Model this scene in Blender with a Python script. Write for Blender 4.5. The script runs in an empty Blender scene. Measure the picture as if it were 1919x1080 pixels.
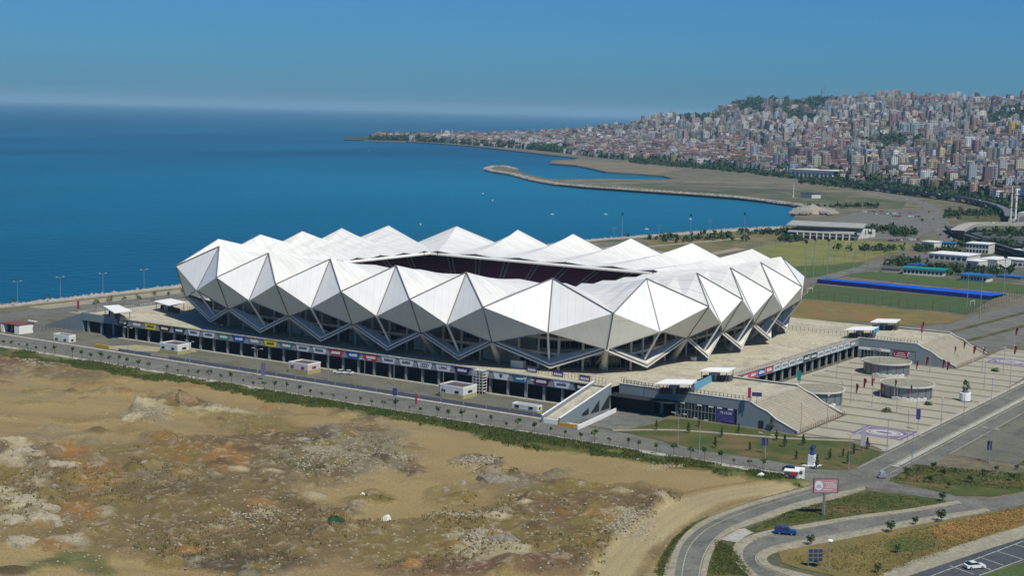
import bpy, math, random
import numpy as np
from mathutils import Vector, Matrix
from mathutils.geometry import tessellate_polygon
R=math.radians
S=bpy.context.scene
COL=S.collection
# ------------------------------------------------------------------ camera, sky, sun, exposure
F=2823.09; PITCH=0.1167038; ROLL=0.0247508; HD=-0.5850019
CAM=np.array([346.587,-510.683,95.0])
_fw=np.array([math.sin(HD)*math.cos(PITCH),math.cos(HD)*math.cos(PITCH),-math.sin(PITCH)])
_rt=np.array([math.cos(HD),-math.sin(HD),0.0]); _up=np.cross(_rt,_fw)
_c,_s=math.cos(ROLL),math.sin(ROLL); CR=_c*_rt+_s*_up; CU=-_s*_rt+_c*_up
cd=bpy.data.cameras.new("camera"); cam=bpy.data.objects.new("camera",cd); COL.objects.link(cam)
cd.sensor_width=36; cd.lens=F/1919*36; cd.clip_start=1; cd.clip_end=300000
M4=Matrix(((CR[0],CU[0],-_fw[0],CAM[0]),(CR[1],CU[1],-_fw[1],CAM[1]),(CR[2],CU[2],-_fw[2],CAM[2]),(0,0,0,1)))
cam.matrix_world=M4; S.camera=cam
SUNV=Vector((0.503,-0.208,0.839)).normalized()
w=bpy.data.worlds.new("World"); S.world=w; w.use_nodes=True
nt=w.node_tree; sk=nt.nodes.new('ShaderNodeTexSky'); sk.sky_type='NISHITA'; sk.sun_disc=False
sk.sun_elevation=math.asin(SUNV.z); sk.sun_rotation=math.atan2(SUNV.x,SUNV.y)
sk.air_density=1.0; sk.dust_density=0.6; sk.ozone_density=3.0; sk.altitude=0
bg=nt.nodes['Background']; bg.inputs[1].default_value=0.06
tint=nt.nodes.new('ShaderNodeMix'); tint.data_type='RGBA'; tint.blend_type='MULTIPLY'; tint.inputs[0].default_value=1; tint.inputs[7].default_value=(.27,.76,1.38,1)
nt.links.new(sk.outputs[0],tint.inputs[6]); nt.links.new(tint.outputs[2],bg.inputs[0])   # clear cool-blue air of the day
sl=bpy.data.lights.new("sun",'SUN'); sl.energy=4.5; sl.angle=R(0.5); sl.color=(1,0.95,0.80)
so=bpy.data.objects.new("sun",sl); COL.objects.link(so)
so.rotation_euler=SUNV.to_track_quat('Z','Y').to_euler(); so.location=(300,-200,400)
S.view_settings.view_transform='Standard'; S.view_settings.look='None'; S.view_settings.gamma=1
S.view_settings.exposure=0.0
HAZE_DENSITY=4.2e-5; HAZE_COLOR=(0.44,0.79,1.0)

rnd=random.Random(7); nr=np.random.RandomState(5)
# ------------------------------------------------------------------ helpers
def G(px,py,z=0.0):          # survey point of the photograph dropped on the plane of height z
    d=_fw*F+CR*(px-959.5)+CU*(540-py); t=(z-CAM[2])/d[2]; p=CAM+d*t
    return (float(p[0]),float(p[1]),float(z))
def depth(p): return float((np.array(p,float)-CAM)@_fw)
def mpp(p): return depth(p)/F
def PR(X):
    d=np.array(X,float)-CAM; z=d@_fw; return 959.5+F*(d@CR)/z,540-F*(d@CU)/z
def GP(l,z=0): return [G(x,y,z)[:2] for x,y in l]
def Xat(px,yw):              # x on the world line y=yw seen at column px
    lo,hi=-400.,400.
    for _ in range(40):
        m=(lo+hi)/2
        if PR((m,yw,0))[0]<px: lo=m
        else: hi=m
    return lo
def tag(o,label=None,cat=None,group=None,kind=None):
    if label: o['label']=label
    if cat: o['category']=cat
    if group: o['group']=group
    if kind: o['kind']=kind
    return o
ORD="first second third fourth fifth sixth seventh eighth ninth tenth eleventh twelfth thirteenth fourteenth fifteenth sixteenth seventeenth eighteenth nineteenth twentieth".split()
TENS=['','','twenty','thirty','forty','fifty','sixty','seventy','eighty','ninety']
def ordn(i):                 # 1-based
    if i<=20: return ORD[i-1]
    t,u=divmod(i,10)
    if u==0: return TENS[t][:-1]+'ieth'
    return TENS[t]+'-'+ORD[u-1]
def thing(name,loc,label,cat,group=None,rz=0):
    o=bpy.data.objects.new(name,None); o.empty_display_size=1; COL.objects.link(o)
    o.location=loc; o.rotation_euler=(0,0,rz); return tag(o,label,cat,group)
class MB:
    def __init__(s): s.v=[]; s.f=[]; s.m=[]; s.uv=[]; s.c=[]
    def face(s,pts,mi=0,uv=None,c=None):
        n=len(s.v); s.v.extend([tuple(p) for p in pts]); s.f.append(tuple(range(n,n+len(pts)))); s.m.append(mi)
        s.uv.append(uv); s.c.append(c)
    def box(s,cx,cy,z0,sx,sy,sz,rz=0,mi=0,bottom=True,c=None):
        a,b=math.cos(rz),math.sin(rz)
        P=[(cx+x*a-y*b,cy+x*b+y*a) for x,y in((-sx/2,-sy/2),(sx/2,-sy/2),(sx/2,sy/2),(-sx/2,sy/2))]
        s.prism(P,z0,z0+sz,mi,bottom=bottom,c=c)
    def prism(s,P,z0,z1,mi=0,top=True,bottom=True,mt=None,c=None):
        n=len(P); A=[(p[0],p[1],z0) for p in P]; B=[(p[0],p[1],z1) for p in P]
        u=0
        for i in range(n):
            j=(i+1)%n; l=math.dist(P[i],P[j])
            s.face([A[i],A[j],B[j],B[i]],mi,[(u,0),(u+l,0),(u+l,z1-z0),(u,z1-z0)],c); u+=l
        if top: s.face(B,mi if mt is None else mt,[(p[0],p[1]) for p in B],c)
        if bottom: s.face(A[::-1],mi,[(p[0],p[1]) for p in A[::-1]],c)
    def tube(s,p0,p1,r0,r1=None,n=6,mi=0,cap=True):
        r1=r0 if r1 is None else r1; p0=Vector(p0);p1=Vector(p1); d=(p1-p0)
        if d.length<1e-6: return
        q=d.to_track_quat('Z','Y'); A=[];B=[]
        for i in range(n):
            t=2*math.pi*i/n; o=q@Vector((math.cos(t),math.sin(t),0)); A.append(tuple(p0+o*r0)); B.append(tuple(p1+o*r1))
        for i in range(n):
            j=(i+1)%n; s.face([A[i],A[j],B[j],B[i]],mi)
        if cap: s.face(B,mi); s.face(A[::-1],mi)
    def beam(s,p0,p1,wd,ht,mi=0,c=None):      # horizontal-ish bar, rectangular section
        p0=Vector(p0);p1=Vector(p1); d=(p1-p0).normalized(); sd=d.cross(Vector((0,0,1)))
        sd=sd.normalized()*wd/2 if sd.length>1e-5 else Vector((wd/2,0,0)); u=sd.cross(d).normalized()*ht/2
        A=[p0-sd-u,p0+sd-u,p0+sd+u,p0-sd+u];B=[p1-sd-u,p1+sd-u,p1+sd+u,p1-sd+u]
        for i in range(4):
            j=(i+1)%4; s.face([A[i],A[j],B[j],B[i]],mi,None,c)
        s.face(A[::-1],mi,None,c); s.face(B,mi,None,c)
    def lathe(s,prof,cx=0,cy=0,n=24,mi=0):
        for k in range(len(prof)-1):
            (r0,z0),(r1,z1)=prof[k],prof[k+1]
            for i in range(n):
                a,b=2*math.pi*i/n,2*math.pi*(i+1)/n
                q=[(cx+r0*math.cos(a),cy+r0*math.sin(a),z0),(cx+r0*math.cos(b),cy+r0*math.sin(b),z0),(cx+r1*math.cos(b),cy+r1*math.sin(b),z1),(cx+r1*math.cos(a),cy+r1*math.sin(a),z1)]
                if r0<1e-6: q=q[1:] if False else [q[0],q[2],q[3]]
                elif r1<1e-6: q=q[:3]
                s.face(q,mi)
    def build(s,name,mat,parent=None,smooth=False,weld=False,rel=True):
        me=bpy.data.meshes.new(name)
        V=s.v
        if parent is not None:
            ox=oy=oz=0; p_=parent
            while p_ is not None: ox+=p_.location.x; oy+=p_.location.y; oz+=p_.location.z; p_=p_.parent
            V=[(x-ox,y-oy,z-oz) for x,y,z in V]
        me.from_pydata(V,[],s.f)
        mats=mat if isinstance(mat,(list,tuple)) else [mat]
        for m in mats: me.materials.append(m)
        if len(mats)>1: me.polygons.foreach_set('material_index',s.m)
        if any(u is not None for u in s.uv):
            l=me.uv_layers.new(name='UVMap'); buf=[]
            for f,u in zip(s.f,s.uv):
                if u is None: buf.extend([0.0]*(2*len(f)))
                else:
                    for a in u: buf.extend(a)
            l.data.foreach_set('uv',buf)
        if any(u is not None for u in s.c):
            ca=me.color_attributes.new('col','FLOAT_COLOR','CORNER'); buf=[]
            for f,c in zip(s.f,s.c):
                c=c or (.5,.5,.5); buf.extend([c[0],c[1],c[2],1.0]*len(f))
            ca.data.foreach_set('color',buf)
        if smooth: me.polygons.foreach_set('use_smooth',[True]*len(me.polygons))
        me.update()
        ob=bpy.data.objects.new(name,me); COL.objects.link(ob)
        if parent is not None: ob.parent=parent
        return ob
def copy_thing(root,loc,rz=None,label=None,group=None,scale=None):
    def cp(o,par):
        c=o.copy(); COL.objects.link(c); c.parent=par
        for ch in o.children: cp(ch,c)
        return c
    c=cp(root,None); c.location=loc
    if rz is not None: c.rotation_euler=(0,0,rz)
    if label: c['label']=label
    if group: c['group']=group
    if scale: c.scale=(scale,)*3
    return c
first_used={}
def place(proto,loc,rz,label,group=None,scale=None):
    if proto.name not in first_used:
        first_used[proto.name]=1; proto.location=loc; proto.rotation_euler=(0,0,rz); proto['label']=label
        if group: proto['group']=group
        if scale: proto.scale=(scale,)*3
        return proto
    return copy_thing(proto,loc,rz,label,group,scale)
def poly(name,P,z,mat,label=None,cat=None,kind='structure',parent=None):
    me=bpy.data.meshes.new(name); V=[(p[0],p[1],z) for p in P]
    T=tessellate_polygon([[Vector(v) for v in V]])
    fs=[]
    for t in T:
        a,b,c=[V[i] for i in t]
        cr=(b[0]-a[0])*(c[1]-a[1])-(b[1]-a[1])*(c[0]-a[0])
        fs.append(tuple(t) if cr>0 else tuple(t[::-1]))
    me.from_pydata(V,[],fs); me.materials.append(mat); me.update()
    o=bpy.data.objects.new(name,me); COL.objects.link(o)
    if parent is not None: o.parent=parent
    elif kind=='structure': o['kind']='structure'
    if label: tag(o,label,cat)
    return o
def smoothline(L,n=6):
    L=[np.array(p,float) for p in L]; out=[]
    for i in range(len(L)-1):
        p0=L[max(i-1,0)];p1=L[i];p2=L[i+1];p3=L[min(i+2,len(L)-1)]
        for k in range(n):
            t=k/n; out.append(.5*((2*p1)+(-p0+p2)*t+(2*p0-5*p1+4*p2-p3)*t*t+(-p0+3*p1-3*p2+p3)*t**3))
    out.append(L[-1]); return [tuple(p) for p in out]
def offsetline(L,d):
    out=[]
    for i in range(len(L)):
        a=np.array(L[max(i-1,0)][:2]);b=np.array(L[min(i+1,len(L)-1)][:2]); t=b-a; t/=np.linalg.norm(t)+1e-9
        out.append((L[i][0]-t[1]*d,L[i][1]+t[0]*d))
    return out
def strip(name,A,B,z,mat,kind='structure',thick=0):
    n=min(len(A),len(B)); mb=MB()
    for i in range(n-1):
        q=[(A[i][0],A[i][1],z),(A[i+1][0],A[i+1][1],z),(B[i+1][0],B[i+1][1],z),(B[i][0],B[i][1],z)]
        if thick:
            mb.face([(x,y,z-thick) for x,y,_ in (q[1],q[0])]+[q[0],q[1]]); mb.face([(x,y,z-thick) for x,y,_ in (q[3],q[2])]+[q[2],q[3]])
        cr=(q[1][0]-q[0][0])*(q[2][1]-q[0][1])-(q[1][1]-q[0][1])*(q[2][0]-q[0][0])
        mb.face(q if cr>0 else q[::-1])
    o=mb.build(name,mat); 
    if kind: o['kind']=kind
    return o
def resample(L,n):
    L=[np.array(p[:2],float) for p in L]; d=[0]
    for a,b in zip(L,L[1:]): d.append(d[-1]+np.linalg.norm(b-a))
    out=[]
    for k in range(n):
        t=d[-1]*k/(n-1); i=max(0,min(len(L)-2,int(np.searchsorted(d,t))-1)); u=(t-d[i])/(d[i+1]-d[i]+1e-9); out.append(tuple(L[i]*(1-u)+L[i+1]*u))
    return out
# numpy value noise
def vnoise(x,y,seed=0):
    xi=np.floor(x).astype(np.int64); yi=np.floor(y).astype(np.int64); xf=x-xi; yf=y-yi
    def h(a,b):
        n=(a*374761393+b*668265263+seed*974634777)&0x7fffffff; n=((n^(n>>13))*1274126177)&0x7fffffff
        return ((n^(n>>16))&0xffff)/65535.
    u=xf*xf*(3-2*xf); v=yf*yf*(3-2*yf)
    return (h(xi,yi)*(1-u)+h(xi+1,yi)*u)*(1-v)+(h(xi,yi+1)*(1-u)+h(xi+1,yi+1)*u)*v
def fbm(x,y,o=4,seed=0):
    r=0;a=.5;t=0
    for k in range(o): r=r+a*vnoise(x*2**k,y*2**k,seed+k); t+=a; a*=.5
    return r/t
# ------------------------------------------------------------------ materials
def mat(name,c,rough=.85,c2=None,scale=.2,c3=None,scale2=None,bump=0,bscale=None,spec=.3,metal=0,attr=None,fine=0):
    m=bpy.data.materials.new(name); m.use_nodes=True; n=m.node_tree; b=n.nodes['Principled BSDF']
    b.inputs['Roughness'].default_value=rough; b.inputs['Specular IOR Level'].default_value=spec; b.inputs['Metallic'].default_value=metal
    def rgb(c): return (c[0],c[1],c[2],1)
    tc=n.nodes.new('ShaderNodeTexCoord'); geo=n.nodes.new('ShaderNodeNewGeometry')
    out=None
    if attr:
        a=n.nodes.new('ShaderNodeAttribute'); a.attribute_name=attr; out=a.outputs['Color']
    if c2 is not None:
        t=n.nodes.new('ShaderNodeTexNoise'); t.inputs['Scale'].default_value=scale; t.inputs['Detail'].default_value=6; t.inputs['Roughness'].default_value=.6
        n.links.new(geo.outputs['Position'],t.inputs['Vector'])
        rp=n.nodes.new('ShaderNodeValToRGB'); rp.color_ramp.elements[0].position=.35; rp.color_ramp.elements[1].position=.65
        rp.color_ramp.elements[0].color=rgb(c); rp.color_ramp.elements[1].color=rgb(c2); n.links.new(t.outputs['Fac'],rp.inputs[0]); out=rp.outputs[0]
        if c3 is not None:
            t2=n.nodes.new('ShaderNodeTexNoise'); t2.inputs['Scale'].default_value=scale2 or scale*3.1; t2.inputs['Detail'].default_value=5
            n.links.new(geo.outputs['Position'],t2.inputs['Vector'])
            r2=n.nodes.new('ShaderNodeValToRGB'); r2.color_ramp.elements[0].position=.5; r2.color_ramp.elements[1].position=.68
            n.links.new(t2.outputs['Fac'],r2.inputs[0]); mx=n.nodes.new('ShaderNodeMix'); mx.data_type='RGBA'
            n.links.new(r2.outputs[0],mx.inputs[0]); n.links.new(out,mx.inputs[6]); mx.inputs[7].default_value=rgb(c3); out=mx.outputs[2]
    if fine:
        t=n.nodes.new('ShaderNodeTexNoise'); t.inputs['Scale'].default_value=fine; t.inputs['Detail'].default_value=5; t.inputs['Roughness'].default_value=.7
        n.links.new(geo.outputs['Position'],t.inputs['Vector'])
        mr=n.nodes.new('ShaderNodeMapRange'); mr.inputs[1].default_value=.3; mr.inputs[2].default_value=.7; mr.inputs[3].default_value=.62; mr.inputs[4].default_value=1.3
        n.links.new(t.outputs['Fac'],mr.inputs[0]); mx=n.nodes.new('ShaderNodeMix'); mx.data_type='RGBA'; mx.blend_type='MULTIPLY'; mx.inputs[0].default_value=1
        if out is None: mx.inputs[6].default_value=rgb(c)
        else: n.links.new(out,mx.inputs[6])
        cmb=n.nodes.new('ShaderNodeCombineColor'); 
        for k in range(3): n.links.new(mr.outputs[0],cmb.inputs[k])
        n.links.new(cmb.outputs[0],mx.inputs[7]); out=mx.outputs[2]
    if out is None: b.inputs['Base Color'].default_value=rgb(c)
    else: n.links.new(out,b.inputs['Base Color'])
    if bump:
        t=n.nodes.new('ShaderNodeTexNoise'); t.inputs['Scale'].default_value=bscale or scale*4; t.inputs['Detail'].default_value=6
        n.links.new(geo.outputs['Position'],t.inputs['Vector']); bp=n.nodes.new('ShaderNodeBump'); bp.inputs['Strength'].default_value=1; bp.inputs['Distance'].default_value=bump
        n.links.new(t.outputs['Fac'],bp.inputs['Height']); n.links.new(bp.outputs[0],b.inputs['Normal'])
    return m
def math_(n,op,a,b=None):
    x=n.nodes.new('ShaderNodeMath'); x.operation=op
    for k,v in enumerate((a,b)):
        if v is None: continue
        if isinstance(v,(int,float)): x.inputs[k].default_value=v
        else: n.links.new(v,x.inputs[k])
    return x.outputs[0]
def mat_lines(name,base,line,vec,period,width,rough=.8,c2=None,nscale=.3,spec=.3):
    # base colour with thin parallel joints along direction vec (world space)
    m=mat(name,base,rough,c2=c2 or tuple(x*.93 for x in base),scale=nscale,spec=spec); n=m.node_tree; b=n.nodes['Principled BSDF']
    src=b.inputs['Base Color'].links[0].from_socket
    g=n.nodes.new('ShaderNodeNewGeometry'); d=n.nodes.new('ShaderNodeVectorMath'); d.operation='DOT_PRODUCT'; n.links.new(g.outputs['Position'],d.inputs[0]); d.inputs[1].default_value=vec
    fr=math_(n,'FRACT',math_(n,'DIVIDE',d.outputs['Value'],period)); lt=math_(n,'LESS_THAN',fr,width/period)
    mx=n.nodes.new('ShaderNodeMix'); mx.data_type='RGBA'; n.links.new(lt,mx.inputs[0]); n.links.new(src,mx.inputs[6]); mx.inputs[7].default_value=(*line,1); n.links.new(mx.outputs[2],b.inputs['Base Color'])
    return m
def mat_window(name,fw=3.2,fh=3.0,u0=.22,u1=.72,v0=.3,v1=.78,glass=(.03,.045,.07)):
    m=bpy.data.materials.new(name); m.use_nodes=True; n=m.node_tree; b=n.nodes['Principled BSDF']; b.inputs['Roughness'].default_value=.7
    uv=n.nodes.new('ShaderNodeUVMap'); uv.uv_map='UVMap'; sp=n.nodes.new('ShaderNodeSeparateXYZ'); n.links.new(uv.outputs[0],sp.inputs[0])
    fu=math_(n,'FRACT',math_(n,'DIVIDE',sp.outputs[0],fw)); fv=math_(n,'FRACT',math_(n,'DIVIDE',sp.outputs[1],fh))
    a=math_(n,'MULTIPLY',math_(n,'GREATER_THAN',fu,u0),math_(n,'LESS_THAN',fu,u1)); c=math_(n,'MULTIPLY',math_(n,'GREATER_THAN',fv,v0),math_(n,'LESS_THAN',fv,v1))
    msk=math_(n,'MULTIPLY',a,c)
    at=n.nodes.new('ShaderNodeAttribute'); at.attribute_name='col'
    band=math_(n,'MULTIPLY',math_(n,'LESS_THAN',fv,.1),.35)
    mb_=n.nodes.new('ShaderNodeMix'); mb_.data_type='RGBA'; n.links.new(band,mb_.inputs[0]); n.links.new(at.outputs['Color'],mb_.inputs[6]); mb_.inputs[7].default_value=(.1,.1,.1,1)
    mx=n.nodes.new('ShaderNodeMix'); mx.data_type='RGBA'; n.links.new(msk,mx.inputs[0]); n.links.new(mb_.outputs[2],mx.inputs[6]); mx.inputs[7].default_value=(*glass,1)
    n.links.new(mx.outputs[2],b.inputs['Base Color'])
    rr=n.nodes.new('ShaderNodeMapRange'); n.links.new(msk,rr.inputs[0]); rr.inputs[3].default_value=.8; rr.inputs[4].default_value=.25; n.links.new(rr.outputs[0],b.inputs['Roughness'])
    return m
MT={}
MT['land']=mat('dry_land',(.12,.11,.07),.95,(.17,.145,.10),.02,(.07,.085,.04),.03,fine=.3)
MT['asphalt']=mat('asphalt',(.112,.112,.086),.9,(.152,.15,.115),.045,(.092,.092,.076),.13,fine=1.5)
MT['asphalt_grey']=mat('asphalt_grey',(.125,.125,.108),.9,(.172,.17,.145),.06,(.105,.105,.092),.2,fine=1.2)
MT['asphalt_dark']=mat('asphalt_dark',(.055,.062,.072),.85,(.078,.084,.092),.08,fine=1.2)
MT['paving']=mat('paving',(.27,.25,.185),.9,(.33,.30,.22),.15,(.22,.20,.14),.3,fine=1.2)
MT['concrete']=mat('concrete',(.33,.32,.28),.85,(.40,.385,.33),.25,fine=1.0)
MT['deck']=mat('podium_deck',(.39,.36,.275),.9,(.48,.44,.335),.07,(.32,.30,.235),.2,fine=.8)
MT['grass']=mat('grass',(.045,.07,.014),.95,(.085,.09,.026),.12,(.15,.105,.045),.07,fine=1.8)
MT['grass_dry']=mat('grass_dry',(.20,.155,.05),.95,(.12,.11,.035),.08,(.24,.13,.05),.04,fine=1.6)
MT['grass_green']=mat('grass_green',(.05,.09,.02),.95,(.075,.11,.03),.1,fine=1.0)
MT['turf']=mat_lines('turf',(.045,.08,.022),(.055,.09,.026),(1,0,0),12,6,.95,c2=(.07,.085,.03),nscale=.04)
MT['olive']=mat('olive_field',(.16,.17,.045),.95,(.20,.19,.06),.04,(.11,.14,.035),.05,fine=.6)
MT['white']=mat('white_paint',(.78,.78,.76),.5)
MT['offwhite']=mat('offwhite',(.62,.61,.56),.6,(.55,.54,.49),.4)
MT['yellowbase']=mat('yellow_base',(.40,.37,.17),.8,(.34,.31,.15),.6)
MT['darkroof']=mat('dark_roof',(.09,.07,.07),.8)
MT['redroof']=mat('red_roof',(.20,.07,.06),.8,(.14,.05,.045),.5)
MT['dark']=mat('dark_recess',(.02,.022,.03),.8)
MT['glass']=mat('dark_glass',(.015,.03,.04),.12,spec=.5)
MT['steel']=mat('grey_steel',(.32,.33,.34),.45,metal=.3)
MT['steeldark']=mat('dark_steel',(.07,.075,.08),.5)
MT['bluegrey']=mat('bluegrey_cladding',(.19,.235,.25),.6,(.20,.25,.28),.3)
MT['membrane_roof']=mat_lines('roof_membrane',(.77,.765,.73),(.58,.58,.55),(.35,1,0),3.4,.3,.45,c2=(.67,.665,.63),nscale=.1)
MT['membrane_face']=mat_lines('facade_membrane',(.82,.82,.80),(.68,.69,.69),(1,.6,0),3.0,.2,.4,c2=(.76,.76,.74),nscale=.15)
MT['membrane_low']=mat_lines('lower_membrane',(.72,.70,.60),(.60,.58,.50),(1,-.5,0),3.0,.12,.5)
MT['gutter']=mat('gutter',(.16,.16,.155),.6)
MT['band']=mat('band',(.66,.64,.57),.6,(.58,.56,.50),.4)
MT['navy']=mat('navy_strip',(.03,.04,.08),.5)
MT['maroon']=mat_lines('seat_maroon',(.30,.08,.20),(.12,.03,.08),(0,0,1),.45,.2,.6)
MT['aisle']=mat('aisle',(.42,.42,.46),.8)
MT['leg']=mat('leg_concrete',(.55,.53,.46),.7,(.48,.46,.40),.5)
MT['wallbeige']=mat('wall_beige',(.60,.58,.48),.8,(.52,.50,.42),.2)
MT['wallgrey']=mat('wall_grey',(.30,.31,.29),.8,(.25,.26,.25),.3)
MT['leaf']=mat('leaf',(.04,.075,.02),.8,(.085,.13,.035),1.2)
MT['leaf_dark']=mat('leaf_dark',(.022,.05,.018),.85,(.05,.085,.03),.35)
MT['bark']=mat('bark',(.10,.07,.045),.9)
MT['rock']=mat('rock',(.36,.33,.27),.9,(.26,.24,.21),.5,fine=2)
MT['rubble']=mat('rubble',(.33,.29,.22),.95,(.17,.13,.09),.6,fine=3)
MT['red']=mat('red_cloth',(.42,.02,.03),.8)
MT['blue']=mat('blue_sheet',(.005,.10,.62),.6,(.005,.06,.42),.06)
MT['blueshade']=mat('blue_sheet_shaded',(.01,.02,.16),.6,(.012,.03,.22),.06)  # same blue sheet, its colour darkened for the shade on the upright front
MT['tyre']=mat('tyre',(.02,.02,.02),.8)
MT['carwhite']=mat('car_white',(.75,.76,.77),.25,spec=.5)
MT['carblue']=mat('car_blue',(.01,.05,.24),.25,spec=.5)
MT['cargrey']=mat('car_grey',(.25,.26,.28),.25,spec=.5)
MT['cardark']=mat('car_dark',(.04,.04,.045),.25,spec=.5)
MT['carred']=mat('car_red',(.35,.03,.03),.25,spec=.5)
MT['headlight']=mat('headlight',(.7,.7,.7),.15)
MT['city']=mat_window('building_facade')
MT['roofcol']=mat('roof_tiles',(.3,.1,.08),.85,attr='col',fine=1.0)
MT['yellow']=mat('yellow',(.65,.42,.02),.7)
MT['orange']=mat('orange_mark',(.55,.30,.04),.8)
MT['purple']=mat('purple_paving',(.13,.10,.18),.85,(.17,.14,.22),.6)
MT['lightblue']=mat('light_blue',(.10,.28,.42),.6,(.14,.34,.5),.5)
MT['greenroof']=mat('turquoise_roof',(.01,.22,.20),.5)
MT['blueroof']=mat('blue_roof',(.02,.13,.36),.5)
MT['mound']=mat('mound',(.25,.22,.17),.95,(.18,.16,.12),.3,fine=1)

# ------------------------------------------------------------------ water, land
def water_mat():
    m=bpy.data.materials.new('sea_water'); m.use_nodes=True; n=m.node_tree; b=n.nodes['Principled BSDF']
    g=n.nodes.new('ShaderNodeNewGeometry'); mp=n.nodes.new('ShaderNodeMapping'); n.links.new(g.outputs['Position'],mp.inputs[0]); mp.inputs['Rotation'].default_value=(0,0,R(33)); mp.inputs['Scale'].default_value=(.0035,.0012,1)
    # swell streaks and shallows
    t=n.nodes.new('ShaderNodeTexNoise'); t.inputs['Scale'].default_value=1; t.inputs['Detail'].default_value=7; n.links.new(mp.outputs[0],t.inputs[0])
    rp=n.nodes.new('ShaderNodeValToRGB'); rp.color_ramp.elements[0].position=.36; rp.color_ramp.elements[1].position=.66
    rp.color_ramp.elements[0].color=(.0,.05,.115,1); rp.color_ramp.elements[1].color=(.0,.09,.175,1); n.links.new(t.outputs['Fac'],rp.inputs[0])
    # shallow turquoise water inside the breakwater
    sx=n.nodes.new('ShaderNodeVectorMath'); sx.operation='DISTANCE'; n.links.new(g.outputs['Position'],sx.inputs[0]); sx.inputs[1].default_value=(-700,1100,0)
    mr=n.nodes.new('ShaderNodeMapRange'); mr.inputs[1].default_value=150; mr.inputs[2].default_value=1300; mr.inputs[3].default_value=.75; mr.inputs[4].default_value=0; n.links.new(sx.outputs['Value'],mr.inputs[0])
    mx=n.nodes.new('ShaderNodeMix'); mx.data_type='RGBA'; n.links.new(mr.outputs[0],mx.inputs[0]); n.links.new(rp.outputs[0],mx.inputs[6]); mx.inputs[7].default_value=(.004,.15,.25,1)
    n.links.new(mx.outputs[2],b.inputs['Base Color']); b.inputs['Roughness'].default_value=.3; b.inputs['Specular IOR Level'].default_value=.03
    t2=n.nodes.new('ShaderNodeTexNoise'); t2.inputs['Scale'].default_value=.12; t2.inputs['Detail'].default_value=8; n.links.new(g.outputs['Position'],t2.inputs[0])
    bp=n.nodes.new('ShaderNodeBump'); bp.inputs['Distance'].default_value=1.6; bp.inputs['Strength'].default_value=1; n.links.new(t2.outputs['Fac'],bp.inputs['Height']); n.links.new(bp.outputs[0],b.inputs['Normal'])
    return m
WB=90000
mb=MB(); mb.face([(-WB,-3000,-2.5),(6000,-3000,-2.5),(6000,WB,-2.5),(-WB,WB,-2.5)]); wa=mb.build('sea',water_mat()); wa['kind']='structure'
coast=[(-232,-900),(-232,-400),(-230,-68),(-231,48),(-229,300),(-225,475)]
coast+=GP([(1200,443),(1300,434),(1380,428),(1470,424),(1484,415),(1491,402),(1505,391),(1500,385),(1440,377),(1380,370),(1300,364),(1200,357),(1100,350),(1045,345),(1000,337),(960,327),(925,322),(908,317),(915,312),(945,311),(970,316),(975,322),(1000,329),(1035,336),(1135,335),(1210,336),(1262,335),(1242,329),(1197,326),(1135,322),(1110,316),(1080,310),(1030,306),(1035,300),(1075,299),(1085,296),(1022,289),(960,282),(890,274),(840,270),(760,265),(700,263),(645,261),(700,257.5)])
coast+=[G(760,253)[:2],G(850,247)[:2],(-2900,5200),(-2600,9000),(6000,9000),(6000,-2900),(-232,-2900)]
land=poly('ground',coast,0,MT['land'])
# vertical shore face so the land has an edge standing in the water
mb=MB()
for a,b in zip(coast,coast[1:]): mb.face([(a[0],a[1],-4),(b[0],b[1],-4),(b[0],b[1],0),(a[0],a[1],0)])
o=mb.build('shore',MT['rock']); o['kind']='structure'
# ------------------------------------------------------------------ stadium
DK=7.6     # podium deck height
def ringP(a,b,d,c,h):
    L=[(-a[2],b[2]),(-a[1],b[1]),(-a[0],b[0]),(a[0],b[0]),(a[1],b[1]),(a[2],b[2])]
    Sd=[(d[2],-c[2]),(d[1],-c[1]),(d[0],0),(d[1],c[1]),(d[2],c[2])]
    return [Vector(p) for p in [(x,-y,h) for x,y in L]+[(x,y,h) for x,y in Sd]+[(x,y,h) for x,y in L[::-1]]+[(-x,y,h) for x,y in Sd[::-1]]]
def ringM(a,b,d,c,h):
    L=[(-a[2],b[2]),(-a[1],b[1]),(0,b[0]),(a[1],b[1]),(a[2],b[2])]
    Sd=[(d[2],-c[2]),(d[1],-c[1]),(d[1],c[1]),(d[2],c[2])]
    p=[(-a[3],-b[3],h)]+[(x,-y,h) for x,y in L]+[(a[3],-b[3],h)]+[(x,y,h) for x,y in Sd]+[(a[3],b[3],h)]+[(x,y,h) for x,y in L[::-1]]+[(-a[3],b[3],h)]+[(-x,y,h) for x,y in Sd[::-1]]
    return [Vector(q) for q in p]
RP=ringP((15.4,46.2,77.8),(86.0,86.0,80.1),(105.5,105.4,101.2),(0,27.3,56.9),39.2)
RM=ringM((0,31.1,61.7,101.9),(98.1,98.3,97.9,80.3),(0,117.4,117.4),(0,13.6,40.9),29.5)
RN=ringP((15.3,46.0,81.8),(96.7,96.6,88.5),(115.7,115.6,109.2),(0,27.0,60.7),21.9)
RB=ringM((0,30.9,61.4,98.6),(91.6,91.2,91.7,78.0),(0,109.8,107.1),(0,13.6,36.4),16.7)
RT=ringP((15.7,46.5,79.8),(90.8,90.2,83.1),(111.7,111.4,104.1),(0,27.3,59.4),9.3)
RQ=ringP((12,35,55),(35.6,35.3,34.4),(60.6,60.3,59.4),(0,16,30),31.9)
RW=ringM((0,24,46,59.6),(35.6,35.4,35.0,34.6),(0,60.5,60.0),(0,8,24),30.9)
NB=22
st=thing('stadium',(0,0,0),'huge white stadium with a faceted zigzag roof standing on the beige podium','stadium')
roof=MB(); under=MB()
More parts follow.
